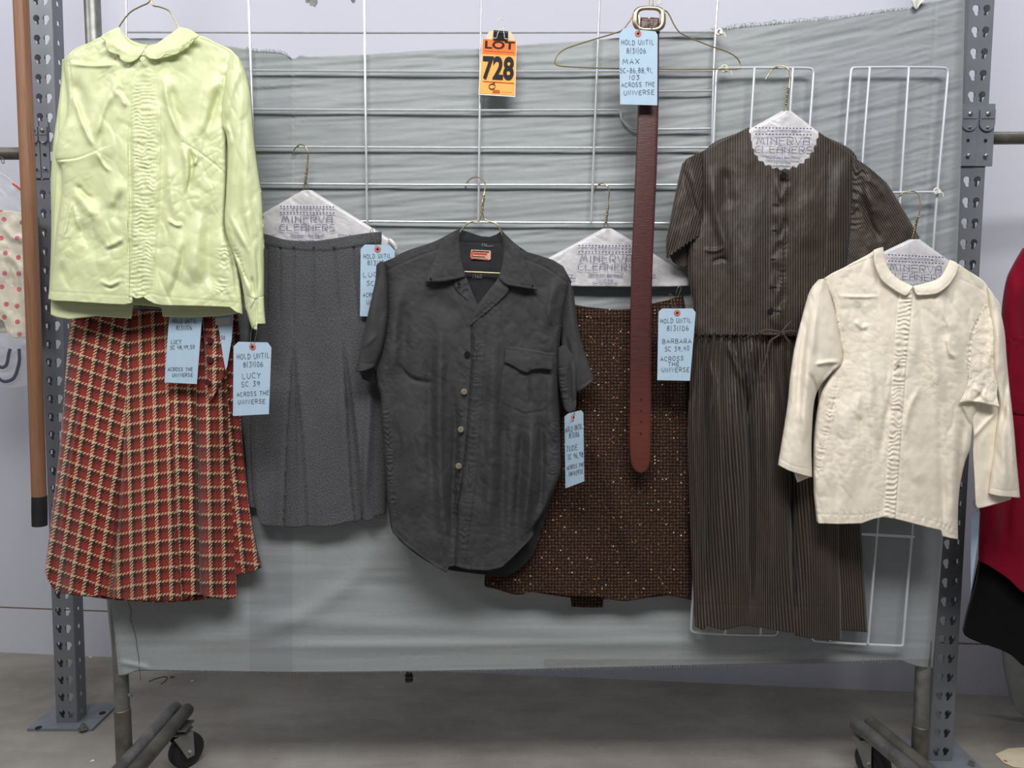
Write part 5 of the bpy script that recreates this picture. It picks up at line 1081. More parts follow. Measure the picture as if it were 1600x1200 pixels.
# gathered skirt
def d_bs(X, Y, U, V):
    R_ = lambda p, w, a_, e='both': ridge(X, Y, p, w, a_*1.9, e)
    g = np.exp(-np.clip(Y-526, 0, 999)/95)
    d = .016*np.sin(np.clip(U, 0, 1)*PI)+.0050*g*np.sin(2*PI*(U*17+.9*vnoise(U*9, V*3, 9)))*(.5+vnoise(U*14, V*2, 12))
    d = d+R_([(1100, 530), (1104, 620), (1108, 760), (1100, 985)], 6, -9, 'both')+R_([(1120, 560), (1128, 700), (1126, 980)], 10, 8)+R_([(1152, 540), (1168, 640), (1172, 760), (1172, 980)], 5, -10)+R_([(1186, 540), (1172, 620), (1160, 680)], 5, -6)
    d = d+R_([(1146, 560), (1150, 640), (1152, 800), (1150, 980)], 9, 8)+R_([(1200, 560), (1206, 700), (1212, 980)], 16, 8)+R_([(1240, 560), (1238, 760), (1241, 990)], 3.5, -12)+R_([(1262, 600), (1266, 780), (1270, 996)], 14, 8)+R_([(1290, 700), (1290, 996)], 10, 5)
    d = d+R_([(1090, 540), (1082, 640), (1090, 780), (1096, 900)], 5, 5)+R_([(1108, 560), (1116, 600), (1112, 660)], 3, 5)+R_([(1135, 530), (1150, 570), (1165, 610)], 4, 5)+R_([(1178, 532), (1168, 570), (1166, 600)], 3, 5)
    d = d-.0007*np.exp(-((Y-(945+.02*(X-1100)))/1.3)**2)
    return d+soft(X, Y, 231, 20, 120, 6)+soft(X, Y, 234, 9, 14, .8)
sheet('skirt_back', M['stripe'], t, [(1150, 524), (1250, 526), (1330, 526)], [(1240, 975), (1300, 983), (1330, 986), (1356, 988)], [(1150, 524), (1240, 975)], [(1330, 526), (1336, 650), (1346, 831), (1352, 920), (1356, 988)], .024, lambda X, Y, U, V: ridge(X, Y, [(1335, 700), (1342, 985)], 8, -4)+soft(X, Y, 236, 24, 90, 4), res=2.6, edge=(12, 14, 'r'), uvf=uvs(0, -.06))
def skuv(X, Y, U, V):
    return (X-.02*(Y-530)+5*np.sin(X/19+Y/130))/100., -Y/100.
sheet('skirt_front', M['stripe'], t, [(1085, 522), (1130, 523), (1190, 523), (1240, 525), (1300, 526)],
      [(1086, 979), (1092, 982), (1098, 985), (1101, 983), (1104, 977), (1116, 981), (1130, 985), (1145, 981), (1158, 978), (1170, 977), (1182, 980), (1194, 981), (1212, 985), (1229, 988), (1240, 988), (1242, 993), (1262, 997), (1290, 1000), (1315, 1001)],
      [(1085, 522), (1080, 560), (1075, 650), (1075, 700), (1080, 860), (1084, 940), (1086, 979)], [(1300, 526), (1306, 640), (1310, 800), (1315, 1001)], YD, d_bs, res=1.8, edge=(9, 12), lin=('bot',), uvf=skuv)
# waist frill and tie cord
MB().tube([P(x, 522+1.4*math.sin(x*.9)+.6*math.sin(x*.37), YD-.012-.012*math.sin((x-1085)/235*PI)) for x in np.arange(1085, 1245, 1.6)], .0016, 6).build('waist_piping', M['stripe'], t)
yt = YD-.032; w = MB()
for p in ([(1188, 519), (1196, 516), (1210, 517), (1222, 520)], [(1188, 521), (1198, 522), (1212, 522), (1222, 520)], [(1222, 519), (1228, 511), (1237, 502)], [(1222, 521), (1212, 527), (1203, 534), (1199, 550), (1194, 570), (1191, 580)], [(1222, 521), (1228, 528), (1233, 534)], [(1192, 580), (1190, 584), (1193, 588)], [(1222, 520), (1235, 517), (1246, 519)]):
    q = smooth_pts(p, 8); w.tube([P(x, y, yt) for x, y in q], [.0022*(1+.22*math.sin(i*1.7)) for i in range(len(q))], 8)
w.tube([P(1220, 518, yt-.002), P(1223, 521, yt-.002), P(1225, 523, yt-.002)], .0036, 8); w.build('tie_cord', M['cord_brown'], t)

# ================================================================== cream blouse
t = thing('cream_blouse', 'cream three-quarter-sleeved blouse with a rounded flat collar at the right', 'blouse', P(1405, 610, -.05)); CB = t
YW = -.062
def d_cb(X, Y, U, V):
    R_ = lambda p, w, a_, e='both': ridge(X, Y, p, w, a_, e)
    d = .018*np.sin(np.clip(U, 0, 1)*PI)**.8
    pl_ = np.interp(Y, [450, 560, 810], [1406, 1397, 1381]); pr_ = np.interp(Y, [450, 568, 806], [1427, 1416, 1399])
    ins = np.clip((X-pl_)/1.2, 0, 1)*np.clip((pr_-X)/1.2, 0, 1); d = d+.0018*ins-.0012*np.exp(-((X-pr_-1)/1.3)**2)-.0012*np.exp(-((X-pl_+1)/1.3)**2)
    d = d+.001*ins*(1.7*np.sin(2*PI*(Y/7.5+1.2*vnoise(X/9, Y/22, 4)))*(.2+vnoise(X/6, Y/12, 8)))
    d = d+seam(X, Y, [(1288, 440), (1303, 480), (1310, 520), (1317, 564)], 1.4, -1.6)+pucker(X, Y, [(1288, 440), (1303, 480), (1310, 510)], 4, 6, 1.2, 81)
    d = d+pucker(X, Y, [(1306, 590), (1298, 640), (1284, 700), (1277, 745)], 6, 7, 1.7, 83)+seam(X, Y, [(1310, 590), (1301, 640), (1287, 700), (1280, 750)], 1.2, -1.)
    d = d+seam(X, Y, [(1282, 432), (1330, 416), (1366, 402)], 1.2, -1)+seam(X, Y, [(1500, 436), (1530, 450), (1556, 470)], 1.2, -1)
    d = d+R_([(1306, 462), (1340, 464), (1378, 463)], 2.5, 2.4)+R_([(1335, 500), (1348, 512), (1356, 504)], 4, 4)+R_([(1332, 470), (1350, 500), (1350, 530)], 8, -3)+R_([(1350, 540), (1362, 600), (1360, 640), (1372, 700)], 7, 4)+R_([(1396, 600), (1384, 660), (1372, 730)], 5, -3)
    d = d+R_([(1345, 610), (1340, 640), (1350, 660)], 5, 2.5)+R_([(1330, 600), (1325, 700), (1330, 800)], 18, 4)+R_([(1300, 650), (1310, 720), (1306, 800)], 10, -3)
    d = d+R_([(1460, 460), (1482, 500), (1492, 550), (1502, 600)], 8, 6)+R_([(1476, 450), (1484, 480), (1482, 510)], 8, -4)+R_([(1496, 560), (1484, 550), (1480, 520)], 4, 4)+R_([(1440, 480), (1458, 560), (1470, 660), (1480, 800)], 9, 6)+R_([(1465, 600), (1472, 720), (1474, 830)], 7, -6)+R_([(1492, 640), (1490, 740), (1486, 840)], 9, 6)+R_([(1506, 640), (1502, 720), (1496, 790)], 6, -4)
    d = d+R_([(1440, 600), (1420, 640), (1412, 690)], 5, 3)+R_([(1415, 700), (1440, 760)], 12, 3)+R_([(1420, 476), (1430, 520), (1425, 580)], 8, 3)+R_([(1500, 633), (1508, 652), (1520, 672)], 3, -4)
    d = d+pucker(X, Y, [(1545, 478), (1526, 505), (1516, 540), (1514, 600)], 6, 7, 1.8, 85)+seam(X, Y, [(1548, 478), (1522, 512), (1514, 560), (1513, 612)], 1.4, -1.6)+R_([(1498, 700), (1500, 790)], 3, -2)
    for s_ in ([(1277, 803), (1340, 805), (1379, 798)], [(1400, 800), (1450, 812), (1497, 830)]): d = d+seam(X, Y, s_, 1.1, -.8)+pucker(X, Y, s_, 5, 10, .8, 87)
    return d+crumple(X, Y, 242, 22, 2.2, 74, 1.8)+crumple(X, Y, 243, 11, 1.6, 20, .5)+wrinkle(X, Y, 241, 40, 20, 60, 1.)+soft(X, Y, 244, 30, 44, 3.)+soft(X, Y, 247, 7, 7, .35)
sheet('back_panel', M['cream'], t, [(1365, 392), (1378, 388), (1400, 430), (1430, 450), (1467, 436), (1484, 406), (1500, 414)], [(1278, 808), (1340, 812), (1400, 806), (1450, 812), (1496, 834)], [(1365, 392), (1300, 440), (1280, 600), (1278, 808)], [(1500, 414), (1545, 455), (1512, 600), (1500, 720), (1496, 834)], -.032, lambda X, Y, U, V: soft(X, Y, 251, 40, 50, 4), res=3, lin=('top',))
def d_w1(X, Y, U, V): return .012*np.sin(U*PI)+ridge(X, Y, [(1284, 450), (1268, 500), (1262, 600), (1250, 740)], 9, 6)+ridge(X, Y, [(1266, 470), (1252, 560), (1246, 660)], 5, -5)+ridge(X, Y, [(1270, 570), (1294, 566), (1314, 565)], 3, 4)+ridge(X, Y, [(1317, 566), (1296, 586), (1280, 606)], 3, 5)+ridge(X, Y, [(1264, 580), (1272, 600), (1278, 625)], 3, -4)+ridge(X, Y, [(1275, 480), (1270, 560)], 4, 3)+ridge(X, Y, [(1250, 630), (1262, 680), (1266, 730)], 6, 3)+seam(X, Y, [(1219, 717), (1240, 728), (1269, 734)], 1.1, -.9)+wrinkle(X, Y, 255, 40, 12, 75, 1.2)+soft(X, Y, 257, 16, 34, 3)
sheet('sleeve_underside', M['cream'], t, [(1238, 730), (1268, 734)], [(1246, 754), (1255, 750), (1269, 744)], [(1238, 730), (1246, 754)], [(1268, 734), (1269, 744)], YW+.010, None, res=2)
sheet('sleeve', M['cream'], t, [(1279, 437), (1286, 436), (1291, 441)], [(1215, 726), (1232, 735), (1250, 741), (1269, 746)], [(1279, 437), (1269, 448), (1262, 462), (1250, 505), (1240, 547), (1234, 590), (1231, 625), (1226, 660), (1215, 726)],
      [(1291, 441), (1303, 480), (1311, 520), (1317, 564), (1300, 582), (1280, 606), (1272, 630), (1268, 690), (1269, 746)], YW-.010, d_w1, res=1.6, edge=(8, 12))
def d_w2(X, Y, U, V): return .008*np.sin(U*PI)+ridge(X, Y, [(1560, 480), (1558, 560), (1552, 610)], 7, 5)+ridge(X, Y, [(1563, 490), (1574, 560), (1572, 610), (1560, 700)], 4, -4)+ridge(X, Y, [(1578, 560), (1580, 640), (1586, 770)], 8, 6)+ridge(X, Y, [(1566, 640), (1568, 700), (1570, 780)], 7, 4)+seam(X, Y, [(1546, 762), (1570, 767), (1592, 766)], 1.1, -.9)+wrinkle(X, Y, 265, 40, 12, 85, 1.2)+soft(X, Y, 267, 16, 34, 3)
sheet('sleeve_underside', M['cream'], t, [(1512, 618), (1540, 630), (1560, 634)], [(1524, 784), (1529, 794), (1555, 788), (1580, 780)], [(1512, 618), (1520, 670), (1520, 706), (1522, 745), (1524, 784)], [(1560, 634), (1575, 700), (1580, 780)], YW+.004, lambda X, Y, U, V: ridge(X, Y, [(1524, 680), (1524, 780)], 4, -3)+ridge(X, Y, [(1560, 640), (1530, 672), (1516, 690)], 3, 4)+soft(X, Y, 269, 16, 30, 3), res=2, edge=(6, 6, 'l'))
sheet('sleeve', M['cream'], t, [(1540, 446), (1552, 460), (1562, 478)], [(1544, 771), (1560, 775), (1580, 777), (1594, 778)], [(1540, 446), (1550, 520), (1552, 580), (1560, 632), (1556, 680), (1549, 730), (1544, 771)],
      [(1562, 478), (1570, 520), (1573, 560), (1578, 610), (1584, 665), (1588, 714), (1594, 778)], YW-.006, d_w2, res=1.7, edge=(8, 12))
fb = sheet('front', M['cream'], t, [(1283, 438), (1300, 427), (1325, 415), (1366, 394), (1372, 420), (1395, 446), (1412, 456), (1426, 452), (1450, 450), (1476, 430), (1498, 413), (1520, 428), (1535, 439), (1550, 456), (1560, 473)],
      [(1276, 814), (1279, 818), (1310, 819), (1346, 818), (1365, 811), (1380, 808), (1400, 811), (1427, 818), (1450, 824), (1471, 829), (1473, 838), (1485, 841), (1497, 843)],
      [(1283, 438), (1299, 475), (1306, 520), (1314, 562), (1296, 590), (1281, 620), (1272, 680), (1271, 760), (1276, 814)],
      [(1560, 473), (1540, 500), (1527, 545), (1523, 585), (1528, 612), (1534, 628), (1522, 660), (1516, 700), (1508, 722), (1500, 760), (1497, 800), (1497, 843)], YW, d_cb, res=1.55, edge=(10, 14), lin=('bot', 'top'))
# gathered crease where the right sleeve folds at the underarm
sheet('sleeve_front', M['cream'], t, [(1546, 462), (1556, 466), (1563, 477)], [(1499, 630), (1520, 628), (1542, 632), (1562, 637)], [(1546, 462), (1532, 492), (1521, 530), (1516, 570), (1511, 605), (1499, 630)], [(1563, 477), (1566, 530), (1562, 580), (1558, 615), (1562, 637)], YW-.003, lambda X, Y, U, V: .011*V**6+.004*V+crumple(X, Y, 270, 20, 2.2, 70, .7)+ridge(X, Y, [(1556, 480), (1550, 540), (1538, 590)], 6, 4)+ridge(X, Y, [(1520, 600), (1535, 616), (1545, 630)], 4, 4)+ridge(X, Y, [(1540, 600), (1530, 620), (1515, 628)], 3, -4)+soft(X, Y, 271, 9, 9, 3), res=1.4, edge=(3, 4, 'b'))
button(fb, 1404, 565, YW-.0275, 3.3, M['pearl'])
def d_c2(X, Y, U, V): return .006*np.sin(V*PI*.6)+soft(X, Y, 275, 14, 12, 1.6)+.0*X
yc = YW-.020
sheet('collar', M['cream'], t, [(1380, 386), (1383, 405), (1390, 422), (1404, 436), (1426, 447)], [(1365, 391), (1367, 412), (1378, 437), (1396, 452), (1414, 462), (1420, 459), (1426, 448)], [(1380, 386), (1372, 388), (1365, 391)], [(1426, 447), (1426, 448)], yc, lambda X, Y, U, V: d_c2(X, Y, U, V)+seam(X, Y, [(1369, 412), (1380, 434), (1397, 449), (1414, 458)], 1., -.7), res=1.5, thick=.002)
sheet('collar', M['cream'], t, [(1427, 447), (1448, 442), (1467, 435), (1477, 422), (1484, 406)], [(1427, 448), (1430, 456), (1434, 461), (1450, 461), (1466, 458), (1482, 446), (1492, 432), (1500, 415)], [(1427, 447), (1427, 448)], [(1484, 406), (1492, 409), (1500, 415)], yc-.001, lambda X, Y, U, V: d_c2(X, Y, U, V)+seam(X, Y, [(1434, 457), (1450, 457), (1465, 454), (1480, 443), (1492, 426)], 1., -.7), res=1.5, thick=.002)

# ================================================================== neighbours half out of frame
t = thing('red_coat', 'crimson wool coat half out of frame at the right edge', 'coat', P(1640, 600, .04)); RC = t
sheet('coat_front', M['coat_red'], t, [(1598, 388), (1640, 370), (1760, 380)], [(1529, 876), (1545, 884), (1575, 904), (1600, 926), (1660, 950), (1760, 960)], [(1598, 388), (1584, 412), (1573, 436), (1566, 480), (1560, 620), (1532, 780), (1529, 876)], [(1760, 380), (1780, 700), (1760, 960)], .080,
      lambda X, Y, U, V: .02*np.sin(U*PI)+ridge(X, Y, [(1590, 650), (1578, 760), (1568, 880)], 8, -9)+ridge(X, Y, [(1556, 700), (1548, 860)], 10, 8)+ridge(X, Y, [(1592, 420), (1584, 500), (1586, 560)], 9, 7)+seam(X, Y, [(1572, 537), (1600, 530), (1640, 524)], 2, -2.5)+soft(X, Y, 281, 30, 70, 5), res=2.6, edge=(14, 20, 'l'))
sheet('coat_sleeve', M['coat_red'], t, [(1575, 530), (1610, 524), (1680, 520)], [(1564, 640), (1590, 650), (1612, 652), (1680, 655)], [(1575, 530), (1572, 590), (1564, 640)], [(1680, 520), (1680, 655)], .066, lambda X, Y, U, V: soft(X, Y, 284, 30, 40, 5), res=3, edge=(8, 10, 'lb'))
t = thing('black_skirt', 'black wool skirt below the red coat at the right edge', 'skirt', P(1640, 940, .1))
sheet('skirt_front', M['black_cloth'], t, [(1532, 860), (1600, 860), (1760, 860)], [(1504, 984), (1509, 994), (1530, 1004), (1560, 1014), (1580, 1024), (1600, 1041), (1640, 1060), (1760, 1080)], [(1532, 860), (1524, 910), (1512, 950), (1504, 984)], [(1760, 860), (1760, 1080)], .108, lambda X, Y, U, V: .015*np.sin(U*PI)+soft(X, Y, 287, 40, 70, 6), res=3, edge=(14, 16, 'l'))
sheet('skirt_back', M['black_cloth'], t, [(1532, 860), (1600, 860), (1760, 860)], [(1506, 984), (1560, 1012), (1640, 1050), (1760, 1060)], [(1532, 860), (1506, 984)], [(1760, 860), (1760, 1060)], .150, None, res=6)
t = thing('plastic_bag', 'greyish plastic garment bag trailing to the floor behind the black skirt', 'garment bag', P(1600, 1130, .3))
sheet('bag_side', simple('cloudy_plastic', (150, 154, 152), .3, 0, .5, var=.1, nscale=14), t, [(1566, 990), (1620, 1000), (1720, 1010)], [(1580, 1096), (1592, 1112), (1606, 1122), (1640, 1132), (1720, 1138)], [(1566, 990), (1568, 1040), (1580, 1096)], [(1720, 1010), (1720, 1138)], .46, lambda X, Y, U, V: .02*np.sin(U*PI)+wrinkle(X, Y, 291, 60, 16, 80, 5)+soft(X, Y, 294, 30, 40, 8), res=3, edge=(12, 16, 'l'))

t = thing('polka_dot_garment', 'cream satin garment with red dots showing under clear plastic at the left edge', 'garment', P(0, 420, .42)); YL = .40
sheet('garment_front', M['dots'], t, [(-90, 320), (0, 328), (20, 330), (38, 333), (58, 338)], [(-90, 540), (0, 500), (12, 520), (22, 528), (40, 527), (62, 526)], [(-90, 320), (-90, 540)], [(58, 338), (60, 420), (62, 526)], YL,
      lambda X, Y, U, V: ridge(X, Y, [(0, 348), (22, 372), (44, 370)], 5, 8)+ridge(X, Y, [(0, 392), (20, 402), (34, 430), (40, 520)], 5, 9)+ridge(X, Y, [(0, 404), (22, 420), (30, 470)], 5, -8)+soft(X, Y, 301, 24, 30, 10), res=2.4, uvf=lambda X, Y, U, V: (X/24., -Y/24.))
sheet('garment_back', M['dots'], t, [(-90, 320), (58, 338)], [(-90, 520), (62, 520)], [(-90, 320), (-90, 520)], [(58, 338), (62, 520)], YL+.03, None, res=8, uvf=lambda X, Y, U, V: (X/24., -Y/24.))
t = thing('plastic_cover', 'clear crinkled plastic cover over the polka dot garment at the left edge', 'plastic cover', P(0, 300, .38))
sheet('plastic_film', M['plastic'], t, [(-90, 262), (-20, 268), (4, 272), (20, 284), (40, 304), (56, 316)], [(-90, 606), (0, 602), (20, 606), (48, 600), (66, 590)], [(-90, 262), (-90, 606)], [(56, 316), (62, 450), (66, 590)], YL-.030, lambda X, Y, U, V: wrinkle(X, Y, 305, 30, 14, 50, 5)+wrinkle(X, Y, 308, 26, 12, -30, 4)+soft(X, Y, 311, 30, 30, 8), res=2.4, thick=.0006)
for i, pts in enumerate(([(-6, 566), (2, 574), (10, 570), (14, 552), (16, 545)], [(30, 545), (30, 566), (22, 590), (8, 596), (-4, 590)])):
    MB().tube([P(x, y, YL-.044) for x, y in smooth_pts(pts, 6)], .0045, 8, flat=.3).build('printed_stripe', M['dark_print'], t)
MB().tube([P(x, y, YL-.04) for x, y in smooth_pts([(-5, 268), (10, 276), (26, 290), (40, 306)], 6)], .0011, 6).build('hanger_loop', M['thread'], t)
MB().tube([P(x, y, YL-.045) for x, y in smooth_pts([(20, 287), (27, 292), (34, 298)], 6)], .0028, 6).build('red_tab', M['red_print'], t)
mb = MB().tube([P(x, y, yrail-.022) for x, y in smooth_pts([(2, 248), (3, 254), (6, 255), (6, 250), (2, 246), (-4, 246)], 6)], .0012, 6); tag(mb.build('hanger_hook', M['steel']), 'bent end of a wire hook below the left hanging rail', 'hook')
# ================================================================== belt
t = thing('leather_belt', 'oxblood leather belt with a brass buckle hanging straight down from the top hanger', 'belt', P(1008, 400, -.01))
YE = -.012
def d_be(X, Y, U, V): return .0012*np.sin(U*PI)+pucker(X, Y, [(1002, 640), (1001, 660)], 0.1, 9, 0, 3)+.0006*fbm(X/30, Y/3.2, 320, 3)*np.clip((Y-430)/60, 0.2, 1)-.0008*(np.exp(-((U-.035)/.03)**2)+np.exp(-((U-.965)/.03)**2))
E_l = [(998, 50), (997, 165), (995, 220), (993, 270), (989, 360), (986, 440), (984.5, 540), (984, 640), (984, 700), (985, 718), (988, 729), (993, 736), (1001, 739.5)]
E_r = [(1030, 50), (1029, 165), (1027.5, 220), (1026, 270), (1022, 360), (1019, 440), (1018, 540), (1017.5, 640), (1017, 700), (1016.5, 718), (1014, 729), (1010, 736), (1001, 739.5)]
st = sheet('strap', M['leather'], t, [(998, 50), (1014, 49), (1030, 50)], [(1001, 739.5), (1001, 739.6)], E_l, E_r, YE, d_be, res=1.8, thick=.004, edge=(2.5, 1.6))
for px, py in ((1002, 624), (1002, 642), (1001.5, 659), (1001, 677.5)):
    c = P(px, py, YE-.0015); MB().tube([c, c-[0, .0004, 0]], .0021, 12).build('punched_hole', M['hole'], st)
sheet('belt_loop', M['leather'], t, [(1001, 27), (1013, 27.5), (1014, 31), (1016, 27), (1030, 28)], [(1000, 52), (1015, 53), (1031, 52)], [(1001, 27), (1000, 52)], [(1030, 28), (1031, 52)], YE-.006, lambda X, Y, U, V: soft(X, Y, 325, 8, 8, 2), res=1.4, thick=.004, edge=(3, 3, 'lrt'), lin=('top',))
bp = []
for q in np.linspace(0, 2*PI, 49)[:-1]:
    c_, s_ = math.cos(q), math.sin(q); e = .62; bp.append((1014.2+21.5*abs(c_)**e*(1 if c_ > 0 else -1), 29.5+17*abs(s_)**e*(1 if s_ > 0 else -1)))
bk = MB().tube([P(x, y, YE-.010) for x, y in bp], [.0042+.0022*abs((x-1014.2)/21.5)**3 for x, y in bp], 12, closed=True, flat=.7).build('buckle', M['pale_brass'], t)
MB().tube([P(1015, 32, YE-.012), P(1017, 37, YE-.017), P(1020, 43, YE-.016)], [.0016, .002, .0012], 8).build('buckle_prong', M['pale_brass'], bk)

# ================================================================== lot card and clip
Yl = .040; lf = plane(Yl, .0, .0)
t = thing('lot_card', 'orange numbered lot card in a clear sleeve clipped on the grid', 'lot card', P(780, 100, Yl))
def pc(u, v):   # card coordinates 0..1 -> px
    a_ = np.array([753.5, 60.5]); b_ = np.array([807.2, 63.8]); c_ = np.array([805, 151.5]); d_ = np.array([747.5, 147.8])
    return (1-u)*(1-v)*a_+u*(1-v)*b_+u*v*c_+(1-u)*v*d_
def cardpoly(name, pts, mat, par, dy, th=.0006): return MB().prism([P(*pc(u, v), Yl+dy) for u, v in pts], (0, th, 0)).build(name, mat, par, smooth=False)
bk_ = simplepoly('backing_card', [(761, 62), (759, 58), (764, 49.5), (770, 47.5), (792, 48.5), (799, 51), (804, 58), (804, 66)], lambda x, y: Yl+.004, M['manila'], t)
cardpoly('card_border', [(0, 0), (1, 0), (1, 1), (0, 1)], M['white_card'], t, 0, .0012)
cardpoly('card_face', [(.02, .0), (.985, .0), (.985, .975), (.02, .975)], M['orange'], t, -.0008)
cardpoly('card_band', [(.02, 0), (.985, 0), (.985, .26), (.02, .26)], M['deep_orange'], t, -.0014)
cardpoly('card_rule', [(.08, .205), (.93, .205), (.93, .218), (.08, .218)], M['red_print'], t, -.002); cardpoly('card_rule', [(.10, .752), (.96, .752), (.96, .762), (.10, .762)], M['red_print'], t, -.002)
yf = lambda x, y: Yl-.0012
font_text('LOT', 781, 70.3, 46.5, 12.5, yf, M['ink'], 'lot_word', t, .03, 0, 2.5)
font_text('728', 778.5, 106.5, 49, 37.5, yf, M['ink'], 'lot_number', t, .035, .0, 2.)
mb = MB(); mb.tube([P(768.5+4.6*math.cos(q), 135.2+4.0*math.sin(q), Yl-.0022) for q in np.linspace(-PI*.35, -PI*1.85, 16)], .0008, 5)
mb.tube([P(x, y, Yl-.0022) for x, y in smooth_pts([(769.5, 129.6), (773, 128.6), (771, 132), (773.6, 133), (773, 137), (769.5, 138.6)], 4)], .0006, 5); mb.build('logo_mark', M['ink'], t)
for y in (140.6, 142.6, 144.4): MB().tube([P(769.5, y, Yl-.002), P(781, y+.5, Yl-.002)], .0005, 4).build('logo_text', M['red_print'], t)
mb = MB()
for k in range(12): mb.tube([P(784+k*1.35, 143.8+.05*k, Yl-.002), P(784.8+k*1.35, 143.8+.05*k, Yl-.002)], .0004, 4)
mb.build('small_text', M['red_print'], t)
t = thing('binder_clip', 'black binder clip with chrome loop holding the orange lot card to the grid', 'binder clip', P(782, 52, Yl))
A = [P(x, y, Yl-.004) for x, y in ((771, 46), (794, 48), (793.5, 62.5), (770.3, 61))]
mb = MB(); q = np.array(A); top0, top1 = q[0], q[1]
mb.prism([q[0]+[0, .010, 0], q[1]+[0, .010, 0], q[2], q[3]], (0, -.0012, 0)); mb.prism([q[0]+[0, .011, 0], q[1]+[0, .011, 0], q[2]+[0, .026, 0], q[3]+[0, .026, 0]], (0, .0012, 0)); mb.prism([q[0]+[0, .006, .0], q[1]+[0, .006, 0], q[1]+[0, .016, .0], q[0]+[0, .016, 0]], (0, 0, .0012))
mb.build('clip_body', M['black_metal'], t, smooth=False)
MB().tube([P(x, y, Yl-.0075) for x, y in smooth_pts([(770.5, 59), (775.5, 59.5), (777.5, 53), (780.5, 45.5), (781.5, 41), (779, 35), (779, 31), (782, 29), (786, 29), (789.5, 32), (789, 36), (786.5, 42), (786.5, 46), (788, 55), (788.5, 60), (793, 61)], 5)], .0007, 6).build('clip_handle', M['steel'], t)
MB().tube([P(x, y, Yl+.020) for x, y in smooth_pts([(776, 60), (778, 53), (781, 46), (789, 46), (790, 53), (791, 61)], 5)], .0007, 6).build('clip_handle', M['steel'], t)

# ================================================================== blue hold tags
def hold_tag(label, poly, Yt, lines, ring=None, gx=0, gy=0, parentless=True, strings=(), seedn=1, name='hold_tag'):
    c = np.mean(poly, axis=0); f = plane(Yt, gx, gy, c[0], c[1])
    t = thing(name, label, 'paper tag', P(c[0], c[1], Yt))
    cd_ = MB().prism([P(x, y, f(x, y)) for x, y in poly], (0, .0008, 0)).build('card', M['tag'], t, smooth=False)
    if ring:
        x, y = ring; n = 20; mb = MB(); R_, r_ = 5.2, 1.9
        V_ = []
        for k in range(n):
            q = 2*PI*k/n; V_ += [P(x+R_*math.cos(q), y+R_*math.sin(q), f(x, y)-.0007), P(x+r_*math.cos(q), y+r_*math.sin(q), f(x, y)-.0011)]
        mb.add(V_, [(2*k, 2*k+1, (2*k+3) % (2*n), (2*k+2) % (2*n)) for k in range(n)]); rg = mb.build('eyelet', M['ring'], t)
        MB().cyl(P(x, y, f(x, y)-.0006), P(x, y, f(x, y)-.0009), .0027, 14).build('eyelet_hole', M['hole'], rg)
    for k, (tx, x0, x1, y, h, rise) in enumerate(lines):
        mb = MB(); strokes(mb, tx, x0, x1, y, h, f, .00036, GL, .07, rise, .30, seedn*7+k); mb.build('handwriting', M['ink'], t)
    for pts, dz, rad in strings:
        p = smooth_pts(pts, 6); z = np.interp(np.linspace(0, 1, len(p)), np.linspace(0, 1, len(dz)), dz) if len(dz) else 0
        MB().tube([P(x, y, Yt+q) for (x, y), q in zip(p, z)], rad, 6).build('safety_pin', M['pin'], t)
    return t
hold_tag('blue tag pinned to the lime blouse cuff, over the grey skirt', [(365, 541), (372.5, 534), (418, 535), (424, 543), (420, 647), (364, 650)], -.076,
    [('HOLD UNTIL', 370, 421, 561, 8, -.04), ('8/31/06', 380, 411, 573, 7.5, -.02), ('LUCY', 378, 407, 591, 8, -.03), ('SC 39', 377, 406, 604, 7.5, -.03), ('ACROSS THE', 370, 420, 620, 6.5, -.07), ('UNIVERSE', 372, 414, 631, 6.5, -.03)], (394.5, 542),
    strings=[([(393, 541), (391.5, 530), (393, 516), (399, 508), (402, 511), (401, 520), (397, 536)], [-.002, -.003, -.004, -.006, -.006, -.004, -.002], .0006)], seedn=2, gx=.03)
hold_tag('blue tag hanging on the plaid skirt waistband, its upper end tucked under the lime hem', [(264.5, 490), (316, 490), (307.5, 600), (257, 597.5)], -.022,
    [('HOLD UNTIL', 269, 307, 505, 6.2, .0), ('8/31/06', 275, 300, 515, 6.2, 0), ('LUCY', 267, 283, 537, 6.2, .0), ('SC 48,49,50', 266, 304, 546, 5.6, -.04), ('ACROSS THE', 262, 301, 579.5, 5.2, .0), ('UNIVERSE', 269, 301, 588.5, 5.2, .0)], seedn=3)
tg = hold_tag('blue tag turned aside beside the buttoned placket of the plaid skirt', [(336, 490), (365, 488), (362, 530), (355, 572), (352.5, 579), (349, 560), (343, 520)], -.006, [('50', 345.5, 351.5, 530, 5.5, 0)], seedn=4)
simplepoly('care_label', [(336, 497), (360, 496), (359, 507), (337, 508)], lambda x, y: -.0085, M['paper'], tg, .0012)
hold_tag('blue tag pinned to the grey skirt waistband, half behind the charcoal shirt shoulder', [(563.5, 389), (570, 382), (609, 383), (617, 392), (612, 496), (562.5, 494)], .020,
    [('HOLD UNTIL', 568, 611, 404, 6.8, -.03), ('8/31/06', 574, 606, 414, 6.8, -.02), ('LUCY', 567, 598, 433, 7, -.03), ('SC 39', 573, 602, 446, 6.8, -.03), ('ACROSS THE', 567, 611, 464, 6, -.03), ('UNIVERSE', 573, 611, 475, 6, -.02)], (590, 389.5),
    strings=[([(588, 386), (585, 372), (582, 356), (586, 355), (588, 362), (591, 378)], [0, -.003, -.004, -.004, -.004, -.002], .0006), ([(573, 372), (577, 366), (581, 357), (587, 359)], [-.004, -.006, -.008, -.006], .0006)], seedn=5)
